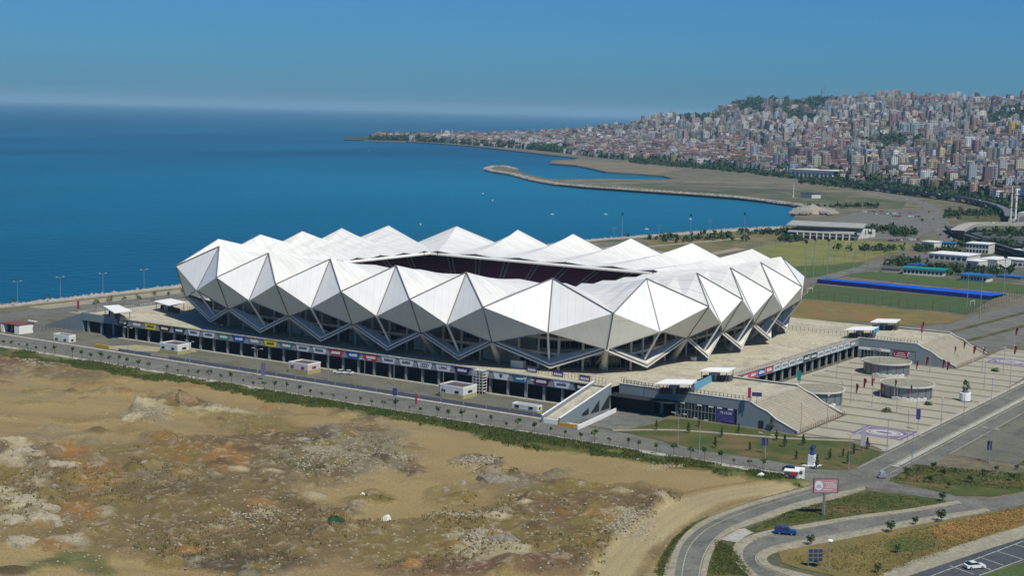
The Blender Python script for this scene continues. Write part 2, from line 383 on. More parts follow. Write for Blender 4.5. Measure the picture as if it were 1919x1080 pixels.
def tri(mb,a,b,c,out,mi=0):
    n=(b-a).cross(c-a)
    mb.face([a,b,c] if n.dot(out)>0 else [a,c,b],mi)
UP=Vector((0,0,1))
for i in range(NB):
    P,Q=RP[i],RQ[i]; Ml,Mr=RM[i],RM[(i+1)%NB]; Wl,Wr=RW[i],RW[(i+1)%NB]
    n=5
    for (M_,W_) in((Ml,Wl),(Mr,Wr)):
        # ruled membrane between ridge P-Q and valley M-W
        for k in range(n):
            t0,t1=k/n,(k+1)/n
            def lp(a,b,t,sag):
                q=a.lerp(b,t); q.z-=sag*math.sin(math.pi*t); return q
            a0=lp(P,Q,t0,1.0);a1=lp(P,Q,t1,1.0);b0=lp(M_,W_,t0,-1.2);b1=lp(M_,W_,t1,-1.2)
            tri(roof,a0,a1,b1,UP); tri(roof,a0,b1,b0,UP)
ro=roof.build('roof_membrane',MT['membrane_roof'],st)
sm=ro.modifiers.new('thick','SOLIDIFY'); sm.thickness=.35; sm.offset=-1
for i in range(NB):
    P,N,T=RP[i],RN[i],RT[i]; Ml,Mr=RM[i],RM[(i+1)%NB]
    out=Vector((N.x,N.y,0)).normalized()
    m=MB(); tri(m,P,Ml,N,out); tri(m,P,N,Mr,out)
    f=m.build('upper_facade_panel',MT['membrane_face'],st); s_=f.modifiers.new('thick','SOLIDIFY'); s_.thickness=.3; s_.offset=-1
    g=MB(); e=out*.12
    for a,b in((P,N),(P,Ml),(P,Mr)): g.tube(a+e,b+e,.22,n=5)
    g.build('seam_gutter',MT['gutter'],st)
for j in range(NB):
    M_,B=RM[j],RB[j]; Nl,Nr=RN[(j-1)%NB],RN[j]; out=Vector((M_.x,M_.y,0)).normalized()
    m=MB(); tri(m,M_,Nl,B,out); tri(m,M_,B,Nr,out)
    f=m.build('lower_facade_panel',MT['membrane_low'],st); s_=f.modifiers.new('thick','SOLIDIFY'); s_.thickness=.3; s_.offset=-1
    g=MB(); e=out*.1-Vector((0,0,.05)); g.tube(M_+e,B+e,.2,n=5); g.tube(Nl+e,B+e,.16,n=5); g.tube(Nr+e,B+e,.16,n=5)
    g.build('seam_gutter',MT['gutter'],st)
    # leg under every low node, leaning inward to the deck
    base=Vector((B.x*.925,B.y*.87,DK)); m=MB(); m.tube(B+Vector((0,0,.2)),base,.75,1.25,n=8)
    m.build('leg',MT['leg'],st)
    m=MB(); ib=Vector((B.x*.86,B.y*.80,DK)); m.tube(B.lerp(base,.15),ib.lerp(Vector((B.x,B.y,22)),0.0),.35,.6,n=6); m.build('brace',MT['leg'],st)
for i in range(NB):
    T=RT[i]; Bl,Br=RB[i],RB[(i+1)%NB]; N=RN[i]
    cen=(Bl+Br)/2; inn=-Vector((T.x,T.y,0)).normalized()
    m=MB()
    for B in(Bl,Br):
        h=Vector((0,0,1)); d=(T-B)
        o0,o1=B,T; up=Vector((0,0,.35))
        layers=[(0,.65,1),(.65,1.1,2),(1.1,1.7,1)]
        for z0,z1,mi in layers:
            rec=inn*(.35 if mi==2 else 0)
            q=[o0+h*(z0-.6)+rec,o1+h*(z0-.6)+rec,o1+h*(z1-.6)+rec,o0+h*(z1-.6)+rec]
            m.face(q,mi); 
        for z in (-.05,.65): m.face([o0+h*z,o1+h*z,o1+h*z+inn*.4,o0+h*z+inn*.4],1)
        # sloping ledge behind the edge
        i0=B+inn*.7+h*1.4; i1=T+inn*4.6+h*2.6
        m.face([o0+h*1.1,o1+h*1.1,i1,i0],0); m.face([o0-h*.6,o1-h*.6,i1-h*.5,i0-h*.5],0)
    m.build('lower_edge_band',[MT['band'],MT['band'],MT['navy']],st)
    m=MB(); m.tube(N,T+inn*2.6+Vector((0,0,1.4)),.38,.38,n=8)
    m.build('strut',MT['white'],st)
# inner tension ring tube
m=MB(); K=RW[:]
cor=[Vector((-60,-35,30.2)),Vector((60,-35,30.2)),Vector((60,35,30.2)),Vector((-60,35,30.2))]
for a,b in zip(cor,cor[1:]+cor[:1]): m.tube(a,b,.6,n=10)
m.build('ring_tube',MT['white'],st)
m=MB()
for i in range(NB): m.tube(RQ[i],(RQ[i].x,RQ[i].y,29.4),.15,n=5); 
m.build('hanger',MT['steeldark'],st)
# seating bowl
m=MB(); ai=MB()
lv=[(56,38,DK+1.2),(66,47,DK+6),(67,48,DK+9),(96,78,DK+21),(97,79,DK+21.5)]
for k in range(len(lv)-1):
    (a0,b0,z0),(a1,b1,z1)=lv[k],lv[k+1]; ch0,ch1=6,10
    def octo(a,b,c): return [(-a+c,-b),(a-c,-b),(a,-b+c),(a,b-c),(a-c,b),(-a+c,b),(-a,b-c),(-a,-b+c)]
    A=octo(a0,b0,ch0+k*3);B=octo(a1,b1,ch0+(k+1)*3)
    for i in range(8):
        j=(i+1)%8; m.face([(*A[i],z0),(*A[j],z0),(*B[j],z1),(*B[i],z1)])
        if k in(0,2):
            n=max(1,int(math.dist(A[i],A[j])/12))
            for q in range(n+1):
                t=q/n if n else 0
                for off in((-.9,.9) if k==2 else (0,)):
                    tt=t+off/max(10,math.dist(A[i],A[j]))
                    if tt<0 or tt>1: continue
                    p=Vector((*A[i],z0)).lerp(Vector((*A[j],z0)),tt); p2=Vector((*B[i],z1)).lerp(Vector((*B[j],z1)),tt)
                    ai.beam(p+Vector((0,0,.1)),p2+Vector((0,0,.1)),.8,.25)
m.build('seating_bowl',MT['maroon'],st); ai.build('stand_aisle',MT['aisle'],st)
m=MB(); m.box(0,0,DK+.1,112,76,.1); m.build('pitch',MT['turf'],st)
# recessed facade behind the struts: stepped octagon wall with floors, columns, glazing
def octo(a,b,c): return [(-a+c,-b),(a-c,-b),(a,-b+c),(a,b-c),(a-c,b),(-a+c,b),(-a,b-c),(-a,-b+c)]
W1=octo(93,74,16); W0=octo(99,80,18)
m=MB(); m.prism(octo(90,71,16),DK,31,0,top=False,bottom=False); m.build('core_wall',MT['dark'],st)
m=MB()
for z in (DK+5.2,DK+10.4): m.prism(W0,z,z+.9,0); 
m.build('concourse_floor',MT['wallbeige'],st)
pn=MB(); cl=MB(); gl=MB(); ml=MB()
rr=random.Random(3)
for i in range(8):
    A,B=Vector((*W1[i],0)),Vector((*W1[(i+1)%8],0)); L=(B-A).length; n=max(2,round(L/7.7)); d=(B-A)/L; nrm=Vector((d.y,-d.x,0)); ang=math.atan2(d.y,d.x)
    A0,B0=Vector((*W0[i],0)),Vector((*W0[(i+1)%8],0))
    for k in range(n):
        c=A.lerp(B,(k+.5)/n)+nrm*1.2; front=i in(0,7,4)
        if (k%4 in(0,1)) and front: pn=MB(); pn.box(c.x,c.y,DK,L/n*.92,.6,rr.choice([14,17]),ang); pn.build('facade_wall',MT[rr.choice(['wallbeige','wallbeige','wallgrey'])],st)
        elif k%4==2 and front:
            pn=MB(); pn.box(c.x,c.y,DK+6.2,L/n*.9,.5,8,ang); pn.build('facade_wall',MT['wallgrey'],st)
            for q in range(4): ml.box(c.x+d.x*(q-1.5)*1.9,c.y+d.y*(q-1.5)*1.9,DK,.15,.3,5,ang)
        else:
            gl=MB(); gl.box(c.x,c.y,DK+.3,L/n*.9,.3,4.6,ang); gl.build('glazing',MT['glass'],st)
            for q in range(5): ml.box(c.x+d.x*(q-2)*1.6+nrm.x*.25,c.y+d.y*(q-2)*1.6+nrm.y*.25,DK,.14,.2,rr.choice([5,10]),ang)
        c2=A0.lerp(B0,k/n); cl.tube((c2.x,c2.y,DK),(c2.x,c2.y,DK+17),.45,n=8)
ml.build('mullion',MT['steel'],st); cl.build('column',MT['wallbeige'],st)
# soffit slab edge: handrails of the upper concourse
m=MB()
for z in(DK+7.2,DK+12.4):
    for i in range(8): m.beam((*W0[i],z),(*W0[(i+1)%8],z),.12,.12)
m.build('handrail',MT['steel'],st)

# ------------------------------------------------------------------ podium
pod=thing('stadium_podium',(0,0,0),'long raised beige podium deck with sponsor boards along its edge, under the white stadium','podium')
PX0,PX1,PY0,PY1=-120.,132.,-95.,108.
m=MB()
DP=[(PX0,PY0),(110,PY0),(110,-89),(156,-89),(156,-52),(PX1,-52),(PX1,66),(156,66),(156,PY1),(PX0,PY1)]
# deck slab drawn as convex pieces butted together
for a,b,c,d in((PX0,PY0,110,PY1),(110,-89,PX1,PY1),(PX1,-89,156,-52),(PX1,66,156,PY1)):
    m.face([(a,b,DK),(c,b,DK),(c,d,DK),(a,d,DK)])
m.build('deck',MT['deck'],pod)
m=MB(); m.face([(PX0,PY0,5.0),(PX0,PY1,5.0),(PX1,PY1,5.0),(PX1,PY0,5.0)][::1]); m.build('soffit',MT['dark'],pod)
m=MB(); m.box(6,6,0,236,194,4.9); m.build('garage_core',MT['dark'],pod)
# fascias
m=MB(); m.box((PX0+110)/2,PY0-.15,5.0,230,.3,2.75); m.box(PX1+.15,7,5.0,.3,118,2.75); m.build('fascia',MT['bluegrey'],pod)
m=MB(); m.box((PX0+110)/2,PY0-.1,DK+.02,230,.8,.35); m.box(PX1+.1,7,DK+.02,.8,118,.35); m.build('parapet',MT['concrete'],pod)
for k in range(32):
    m=MB(); x=-117+k*7.2; m.box(x,PY0+.8,0,.8,.8,5.0); m.build('column',MT['wallgrey'],pod)
for k in range(17):
    m=MB(); y=-49+k*7.0; m.box(PX1-.8,y,0,.7,.7,5.0); m.build('column',MT['wallgrey'],pod)
m=MB(); m.box(-5,PY0-1.2,.02,232,1.6,.16); m.box(PX1+1.3,7,.02,2,116,.16); m.build('kerb',MT['concrete'],pod)
# left end of the podium: plain blue-grey extension and its wedge ramp
m=MB(); m.face([(-142,PY0+1,DK),(PX0,PY0+1,DK),(PX0,60,DK),(-142,60,DK)]); m.build('deck',MT['deck'],pod)
m=MB(); m.box(-131,PY0+.9,4.9,22,.3,3.1); m.box(-142.1,-17,0,.3,154,DK+.5); m.build('end_fascia',MT['bluegrey'],pod)
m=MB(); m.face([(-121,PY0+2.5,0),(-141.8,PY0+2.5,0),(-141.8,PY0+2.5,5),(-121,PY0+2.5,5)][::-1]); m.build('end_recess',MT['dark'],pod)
m=MB(); m.face([(-142.3,PY0+1,DK+.3),(-142.3,PY0+12,DK+.3),(-166,PY0+12,.3),(-166,PY0+1,.3)][::-1]); m.build('wedge_ramp',MT['bluegrey'],pod)
m=MB(); m.face([(-142.3,PY0+1,0),(-142.3,PY0+1,DK+.3),(-166,PY0+1,.3),(-166,PY0+1,0)]); m.build('wedge_side',MT['bluegrey'],pod)
for x_ in(-124,-131,-139):
    m=MB(); m.box(x_,PY0+1.6,0,.9,.9,5); m.build('column',MT['bluegrey'],pod)
# sponsor boards: trapezoids on grey triangles
TXT=['dark','grey','yellow','dkred','dkgreen','white','white','green','blue','grey','yellow','teal','white','white','red','blue','red','white','white','rings','white','navy','white','shield','teal2','maroon','white','dark']
PC=dict(dark=(.02,.02,.03),grey=(.22,.23,.27),yellow=(.72,.58,.02),dkred=(.08,.02,.02),dkgreen=(.015,.05,.05),white=(.62,.66,.68),green=(.06,.26,.14),blue=(.01,.08,.30),teal=(.06,.2,.22),red=(.48,.03,.06),rings=(.62,.66,.68),navy=(.02,.02,.12),shield=(.62,.66,.68),teal2=(.03,.16,.28),maroon=(.09,.02,.07))
PM={k:mat('board_'+k,v,.5) for k,v in PC.items()}
def ink(k): return MT['steeldark'] if k in('white','rings','shield','yellow') else MT['white']
for k,t in enumerate(TXT):
    x=-116.6+k*(96.3+118.6)/27*1.008; yf=PY0-.33
    m=MB(); P=[(x-3.4,7.55),(x+3.4,7.55),(x+2.5,5.25),(x-2.5,5.25)]
    A=[(a,yf-.06,z) for a,z in P]; B=[(a,yf+.03,z) for a,z in P]
    m.face(A[::-1]); 
    for i in range(4): m.face([A[i],A[(i+1)%4],B[(i+1)%4],B[i]])
    b=m.build('sponsor_board',PM[t],pod)
    m=MB(); y2=yf-.09
    r=random.Random(k)
    if t=='rings':
        for q in range(4):
            cx=x-1.2+q*.8
            for a in range(12):
                t0,t1=a*math.pi/6,(a+1)*math.pi/6; m.tube((cx+.55*math.cos(t0),y2,6.4+.55*math.sin(t0)),(cx+.55*math.cos(t1),y2,6.4+.55*math.sin(t1)),.07,n=4,cap=False)
    elif t=='shield':
        m.face([(x-.6,y2,7.1),(x-.6,y2,6.3),(x,y2,5.6),(x+.6,y2,6.3),(x+.6,y2,7.1)])
    elif t=='teal2':
        m.face([(x+1.0,y2,7.2),(x+1.6,y2,6.4),(x+1.6,y2,5.7),(x+1.9,y2,5.7),(x+1.9,y2,6.4),(x+2.5,y2,7.2),(x+2.1,y2,7.2),(x+1.75,y2,6.7),(x+1.4,y2,7.2)]); m.box(x-.6,y2,6.1,2.4,.03,.5)
    else:
        u=x-1.9
        while u<x+1.8:
            wd=r.choice([.2,.3,.42]); hh=r.choice([.7,.9,.9]); m.box(u+wd/2,y2,6.0,wd,.04,hh); u+=wd+.12
    m.build('lettering',ink(t),b,rel=False)
    # grey triangle between boards
    xt=x+3.98
    if k<27:
        m=MB(); m.face([(xt-1.3,yf-.04,5.2),(xt+1.3,yf-.04,5.2),(xt,yf-.04,7.5)]); m.build('grey_triangle',MT['steel'],pod)
RTX=['teal','red','red','blue','red','white','white','white','white','dark','dark','white','white','white','white','white','grey']
for k,t in enumerate(RTX):
    y=-48+k*6.75; xf=PX1+.33
    m=MB(); m.box(xf,y,5.3,.08,5.6,2.2); b=m.build('sponsor_board',PM['dark' if t=='dark' else t],pod)
    m=MB(); r=random.Random(k+50); u=y-2.2
    while u<y+2.0:
        wd=r.choice([.3,.45,.6]); m.box(xf+.08,u+wd/2,5.9,.05,wd,r.choice([.8,1.1])); u+=wd+.15
    m.build('lettering',PM['white'] if t!='white' else MT['steel'],b,rel=False)
# entrance wing with shops and broad stairs: near wing
def wing(y0,y1,near):
    X0=110 if near else 132
    lab='blue-grey podium wing with a dark glazed shop front and stairs down beside the near lawn' if near else 'blue-grey far podium wing with white sign band and red board behind the round pavilions'
    wg=thing('podium_wing',((X0+172)/2,(y0+y1)/2,0),lab,'building','podium wings flanking the plaza')
    m=MB(); 
    yf=y0
    # fascia on south face and sloping stair cheek
    m.face([(X0,yf,5.0),(156,yf,5.0),(156,yf,DK+.5),(X0,yf,DK+.5)])
    m.face([(X0,yf+.4,5.0),(X0,yf+.4,DK+.5),(156,yf+.4,DK+.5),(156,yf+.4,5.0)]); m.face([(X0,yf,DK+.5),(156,yf,DK+.5),(156,yf+.4,DK+.5),(X0,yf+.4,DK+.5)])
    sx=[(156,DK+.5),(159,6.6),(162,5.6),(165,3.6),(169,2.0),(172,.8)]
    for ya,yb in((yf,yf+.4),(y1-.4,y1)):
        if ya>yf: m.build('cladding',MT['bluegrey'],wg); m=MB(); m.face([(132.3,y1,5.0),(132.3,y1,DK+.5),(156,y1,DK+.5),(156,y1,5)])
        for (a,za),(b_,zb) in zip(sx,sx[1:]):
            m.face([(a,ya,0),(b_,ya,0),(b_,ya,zb),(a,ya,za)]); m.face([(a,yb,0),(a,yb,za),(b_,yb,zb),(b_,yb,0)]); m.face([(a,ya,za),(b_,ya,zb),(b_,yb,zb),(a,yb,za)])
    m.build('cladding',MT['bluegrey'],wg)
    for ya in(yf+.2,y1-.2):
        m=MB(); pts_=[(X0 if ya<yf+1 else 132.3,DK+.5)]+sx
        for (a,za),(b_,zb) in zip(pts_,pts_[1:]): m.beam((a,ya,za+.1),(b_,ya,zb+.1),.6,.22)
        m.build('coping',MT['offwhite'],wg)
    m=MB(); m.box(156-.1,(y0+y1)/2,0,.2,y1-y0-1,DK-.3); m.box((X0+156)/2,y1-.6,0,46 if near else 24,.4,5); m.build('side_wall',MT['wallgrey'],wg)
    m=MB()
    for a,za in sx[:1]: pass
    ns=34
    for k in range(ns):
        x=156+k*16/ns; z=DK*(1-(k+.0)/ns); m.box(x+8/ns,(y0+y1)/2,0,16/ns,y1-y0-.8,z)
    m.build('stairs',MT['stair'],wg)
    m=MB(); m.box(156.5,(y0+y1)/2,.01,1,y1-y0-1.2,DK-.02); m.build('landing',MT['deck'],wg)
    if near:
        # open arcade, then shop glazing x 131..152
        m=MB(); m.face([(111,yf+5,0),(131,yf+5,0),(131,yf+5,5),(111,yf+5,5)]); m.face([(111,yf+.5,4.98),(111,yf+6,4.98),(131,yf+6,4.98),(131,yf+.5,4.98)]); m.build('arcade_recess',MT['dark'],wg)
        for x in(111.5,118.5,125.5): 
            m=MB(); m.box(x,yf+.7,0,.9,.9,5); m.build('column',MT['bluegrey'],wg)
        m=MB(); m.box(130.8,yf+.2,0,.5,.6,5); m.box(154,yf+.2,0,4,.4,5); m.build('pier',MT['bluegrey'],wg)
        m=MB(); m.face([(131,yf+.25,0),(152,yf+.25,0),(152,yf+.25,5),(131,yf+.25,5)]); m.build('shop_window',MT['glass'],wg)
        m=MB()
        for k in range(13): m.box(131.4+k*1.2,yf+.15,0,.12,.15,5)
        m.box(139,yf+.15,2.6,16,.14,.12); m.build('window_bar',MT['steel'],wg)
        for k,x in enumerate((133,139,143,146,149.7)):
            m=MB(); m.box(x,yf+.08,4.45,1.7,.12,.45); m.build('sign_strip',MT['white'],wg)
        m=MB(); m.box(160.2,yf-.06,0,1.6,.12,2.6); m.build('door',MT['dark'],wg)
        m=MB(); m.box(164.6,yf-.06,0,5.0,.12,2.0); m.build('shutter',MT['steel'],wg)
        m=MB(); m.box(148,yf+.1,.5,6.0,.1,3.9); pb=m.build('poster',mat('poster_blue',(.03,.035,.20),.5,(.10,.10,.26),.8),wg)
        tx('TS CLUB',(148.2,yf,3.0),1.05,MT['white'],pb,rot=(R(90),0,0))
    else:
        m=MB(); m.box(144,yf+.3,0,24,.3,5); m.build('front_wall',MT['bluegrey'],wg)
        m=MB(); m.box(139,yf-.05,3.6,13,.12,1.1); sb=m.build('sign_band',MT['white'],wg)
        tx('TRABZON',(139.5,yf-.15,3.8),.95,MT['steeldark'],sb,rot=(R(90),0,0))
        m=MB(); m.box(136,yf+.02,.3,5.4,.12,3.1); m.box(142.4,yf+.02,.3,5.4,.12,3.1); m.build('window',MT['glass'],wg)
        m=MB()
        for k in range(10): m.box(133.6+k*1.3,yf-.1,.3,.1,.1,3.1)
        m.build('mullion',MT['steel'],wg)
        m=MB(); m.box(150,yf-.06,1.8,6.2,.12,2.6); rb=m.build('red_board',MT['redroof2'],wg)
        m=MB()
        for q in range(3): m.box(150,yf-.15,2.3+q*.7,4.4-q*.8,.05,.28)
        for q in(-1,1): m.box(150+q*2.7,yf-.15,2.6,.3,.05,1)
        m.build('lettering',MT['offwhite'],rb,rel=False)
        m=MB(); m.box(132.8,yf+.5,0,1.2,1.2,5); m.build('pier',MT['bluegrey'],wg)
    # railing along the top
    m=MB(); 
    L=[(X0+1,yf+1,DK),(156,yf+1,DK)]
    rail(m,L[0],L[1],1.7,1.3,.08,.08); m.build('railing',MT['steeldark'],wg)
    return wg
def tx(s,loc,size,mt,parent,rot=(0,0,0),ext=.02):
    cu=bpy.data.curves.new('lettering','FONT'); cu.body=s; cu.size=size; cu.extrude=ext; cu.align_x='CENTER'
    to=bpy.data.objects.new('tmp',cu); COL.objects.link(to); bpy.context.view_layer.update()
    me=bpy.data.meshes.new_from_object(to.evaluated_get(bpy.context.evaluated_depsgraph_get())); bpy.data.objects.remove(to)
    me.materials.clear(); me.materials.append(mt); ob=bpy.data.objects.new('lettering',me); COL.objects.link(ob)
    l=Vector(loc)
    if parent is not None:
        p=parent; off=Vector((0,0,0))
        while p is not None: off+=p.location; p=p.parent
        l-=off; ob.parent=parent
    ob.location=l; ob.rotation_euler=rot; return ob
def rail(m,a,b,h=1.1,step=2.5,r=.06,post=.07):
    a=Vector(a);b=Vector(b); n=max(1,int((b-a).length/step))
    for k in range(n+1): p=a.lerp(b,k/n); m.box(p.x,p.y,p.z,post*2,post*2,h)
    for q in(h,h*.5): m.beam(a+Vector((0,0,q)),b+Vector((0,0,q)),r,r)
MT['stair']=mat_lines('stair_stone',(.42,.385,.30),(.28,.26,.20),(1,0,0),.94,.3,.9,c2=(.34,.31,.24),nscale=.35)
MT['redroof2']=mat('red_board',(.30,.02,.06),.6)
wing(-89,-52,True); wing(66,108,False)

# ramp on the near corner of the podium: sloping beige ramp with blue-grey walls
rp=thing('access_ramp',(110,-108,0),'beige sloping ramp with blue-grey side walls rising to the near podium corner','ramp')
ax,bx=103.6,109.4
m=MB(); m.face([(ax,-124,1.2),(bx,-124,1.2),(bx,-94,DK),(ax,-94,DK)]); m.build('ramp_deck',MT['deck'],rp)
m=MB()
for x in(ax-.3,bx+.3):
    for s_ in(-.25,.25):
        q=[(x+s_,-125,0),(x+s_,-94,0),(x+s_,-94,DK+1.0),(x+s_,-125,2.2)]; m.face(q if s_>0 else q[::-1])
    m.face([(x-.25,-125,2.2),(x+.25,-125,2.2),(x+.25,-94,DK+1),(x-.25,-94,DK+1)]); m.face([(x-.25,-125,0),(x+.25,-125,0),(x+.25,-125,2.2),(x-.25,-125,2.2)])
m.build('side_wall',MT['bluegrey'],rp)
m=MB(); m.box((ax+bx)/2,-124.6,0,5.4,.5,1.5); m.build('end_wall',MT['white'],rp)
for x0,x1,z0,z1 in((-112,-108,1.6,3.0),(-106.5,-101.5,1.2,4.6),(-100.5,-95,1.2,5.6)):
    m=MB(); xx=bx+.58; m.face([(xx,x0,.8),(xx,x1,.8),(xx,x1,z1),(xx,x0,z0)]); m.build('wall_opening',MT['dark'],rp)
m=MB()
for x in(ax-.3,bx+.3): m.beam((x,-125,2.3),(x,-94,DK+1.1),.55,.15)
m.build('coping',MT['white'],rp)
# underpass approach: white kerbed low wall and yellow/white end
uw=thing('underpass_wall',(113,-118,0),'low white kerbed wall with an orange and white end beside the ramp foot','wall')
m=MB(); m.beam((117.5,-127,.7),(113.5,-97,.9),.4,1.4); m.build('wall',MT['white'],uw)
m=MB(); m.box(112.5,-125.4,0,5.6,.4,1.1); m.build('orange_end',MT['orange'],uw)
# ------------------------------------------------------------------ ground zones near the stadium
def rect(name,x0,y0,x1,y1,z,m): return poly(name,[(x0,y0),(x1,y0),(x1,y1),(x0,y1)],z,m)
rect('parking_lot',-330,-119.5,103,-96.4,.05,MT['asphalt'])
rect('parking_lot',-330,-96.3,-121,-60,.05,MT['asphalt'])
rect('service_road',-400,-139,197,-121.8,.05,MT['asphalt_grey'])
rect('pavement',-400,-121.7,116,-119.6,.16,MT['concrete'])
rect('pavement',-400,-142.2,190,-139.1,.16,MT['concrete'])
rect('pavement',103.1,-119.4,129.5,-89.5,.04,MT['asphalt_grey'])
# the esplanade behind the podium up to the sea
rect('esplanade',-229,-160,-121,440,.03,MT['paving'])
rect('coast_road',-207,-400,-192,640,.07,MT['asphalt_grey'])
rect('esplanade',-120,108.2,70,175,.03,MT['paving'])
strip('sea_wall',[(-229,-400),(-229,475),G(1380,431)[:2],G(1468,427)[:2]],[(-224,-400),(-223,475),G(1380,434)[:2],G(1468,430)[:2]],.6,MT['concrete'],thick=.6)
strip('sea_wall_planting',[(-223.5,-400),(-222.5,475)],[(-220,-400),(-219,475)],.12,MT['grass_dry'])
# plaza with dark paving stripes
MT['plaza']=mat_lines('plaza_stone',(.35,.325,.25),(.15,.14,.11),(0,1,0),12.6,1.9,.9,c2=(.30,.28,.215),nscale=.12)
poly('plaza',[(132.2,-50.5),(173,-50.5),(173,-92),(190,-84),(202,-95),(202,-20),(199,60),(188,132),(172.5,132),(172.5,65.5),(132.2,65.5)],.10,MT['plaza'])
MT['plazaoff']=mat('emblem_stone',(.46,.45,.42),.8,(.36,.35,.34),.7)
# emblem carpets inlaid in the plaza
def carpet(cx,cy,k=1.0,nm='the large one beside the near lawn'):
    t=thing('plaza_emblem',(cx,cy,.1),'purple paving panel with white oval, '+nm,'floor panel','emblem panels in the plaza')
    def q(a,b,z,m,n): 
        mb=MB(); mb.face([(cx-a,cy-b,z),(cx+a,cy-b,z),(cx+a,cy+b,z),(cx-a,cy+b,z)]); return mb.build(n,m,t)
    q(8*k,7.5*k,.112,MT['purple'],'frame'); q(6.8*k,6.3*k,.118,MT['plazaoff'],'frame_line'); q(6.4*k,5.9*k,.124,MT['purple'],'field')
    def ell(a,b,z,m,n,pt=1.6):
        mb=MB(); P=[]
        for i in range(36):
            th=2*math.pi*i/36; c_,s__=math.cos(th),math.sin(th); P.append((cx+a*abs(c_)**.8*(1 if c_>0 else -1),cy+b*abs(s__)**1.3*(1 if s__>0 else -1),z))
        mb.face(P); mb.build(n,m,t)
    ell(5.9*k,4.6*k,.130,MT['plazaoff'],'oval'); ell(4.9*k,3.7*k,.136,MT['purple'],'oval_ring'); ell(4.4*k,3.3*k,.142,MT['plazaoff'],'oval_core'); ell(2.6*k,1.2*k,.148,MT['purple'],'oval_mark')
carpet(192.3,-69.5); carpet(184,98,.95,'the small far one by the far stairs')
# lawns by the shop wing
lawn=poly('lawn',smoothline([(128,-121),(131,-106),(134,-91.5),(172,-91.5),(176,-94)],3)+[(188,-88.5),(202,-97),(202,-122),(196,-128),(179,-127),(160,-128)],.09,MT['grass'])
strip('footpath',smoothline([(127,-122),(140,-110),(155,-104),(172,-98),(190,-88)],5),offsetline(smoothline([(127,-122),(140,-110),(155,-104),(172,-98),(190,-88)],5),2.2),.14,MT['paving'])
# big road on the right, medians, car parks
rect('road',202.3,-128,209.5,420,.06,MT['asphalt_grey'])
rect('median',209.7,-112,211.5,400,.18,MT['concrete'])
rect('road',211.7,-128,218,400,.06,MT['asphalt_grey'])
rect('parking_lot',218.2,-86,237,140,.05,MT['asphalt'])
rect('parking_lot',243,-86,300,140,.05,MT['asphalt'])
rect('planting_strip',237.2,-86,242.8,140,.12,MT['grass'])
rect('footpath',200.3,-95,202.1,190,.16,MT['concrete'])
def lines(name,segs,z,wd,mt=MT['white']):
    mb=MB()
    for a,b in segs:
        dx,dy=b[0]-a[0],b[1]-a[1]; l=math.hypot(dx,dy); nx,ny=-dy/l*wd/2,dx/l*wd/2
        mb.face([(a[0]-nx,a[1]-ny,z),(b[0]-nx,b[1]-ny,z),(b[0]+nx,b[1]+ny,z),(a[0]+nx,a[1]+ny,z)][::-1] if False else [(a[0]+nx,a[1]+ny,z),(a[0]-nx,a[1]-ny,z),(b[0]-nx,b[1]-ny,z),(b[0]+nx,b[1]+ny,z)])
    o=mb.build(name,mt); o['kind']='structure'; return o
MT['linepaint']=mat('line_paint',(.42,.40,.29),.8,(.27,.26,.2),.8)
lines('road_marking',[((203,-120),(203,300)),((209,-120),(209,300)),((212.2,-120),(212.2,300)),((217.5,-86),(217.5,300))],.075,.25,MT['linepaint'])
sg=[]
for k in range(70):
    y=-84+k*2.6
    sg+= [((219,y),(224,y)),((229.5,y),(234.5,y))]
    sg+= [((245,y),(250,y))]
lines('parking_marking',sg,.065,.16,MT['linepaint'])
sg=[]
for k in range(125):
    x=-205+k*2.5
    if x<101: sg+=[((x,-119),(x,-115)),((x,-110),(x,-106)),((x,-106),(x,-102))]
lines('parking_marking',sg,.065,.09,MT['linepaint'])
MT['linebright']=mat('line_worn',(.52,.52,.48),.8,(.30,.30,.28),.9)
# ---- interchange roads traced on the ground plane
def band(name,A,B,z,m,n=40,**k):
    return strip(name,resample(smoothline(A,6),n),resample(smoothline(B,6),n),z,m,**k)
Lw=GP([(1240,1100),(1250,1050),(1270,1015),(1310,982),(1360,960),(1422,939),(1485,922),(1520,912)])
La=GP([(1262,1100),(1269,1050),(1285,1015),(1322,985),(1385,957.5),(1450,937.5),(1520,917),(1560,905)])
Ra=GP([(1310,1100),(1320,1047),(1342,1012),(1372,990),(1422,970),(1485,947),(1564,927),(1619,914)])
Rw=GP([(1320,1100),(1332,1047),(1352,1012),(1383,993),(1424,979),(1490,957),(1560,938),(1622,918)])
band('road',La,Ra,.05,MT['asphalt_grey']); band('pavement',Lw,La,.18,MT['paving'],thick=.18); band('pavement',Ra,Rw,.17,MT['paving'],thick=.17)
mid=[tuple((np.array(a)*.72+np.array(b)*.28)) for a,b in zip(resample(smoothline(La),40),resample(smoothline(Ra),40))]
lines('road_marking',list(zip(mid[:-3],mid[1:-2])),.07,.2,MT['linepaint'])
mid=[tuple((np.array(a)*.06+np.array(b)*.94)) for a,b in zip(resample(smoothline(La),40),resample(smoothline(Ra),40))]
lines('road_marking',list(zip(mid[:-3],mid[1:-2])),.07,.2,MT['linepaint'])
poly('road_junction',GP([(1430,879),(1500,872),(1590,888),(1640,880),(1700,848),(1720,872),(1664,900),(1690,912),(1770,927),(1780,940),(1690,926),(1619,914),(1560,925),(1520,914),(1500,905),(1455,893)]),.058,MT['asphalt_grey'])
band('road',GP([(1660,900),(1690,911),(1764,924),(1802,932),(1864,935),(1960,918)]),GP([(1619,914),(1690,925),(1764,940),(1790,948),(1850,957),(1960,940)]),.064,MT['asphalt_grey'])
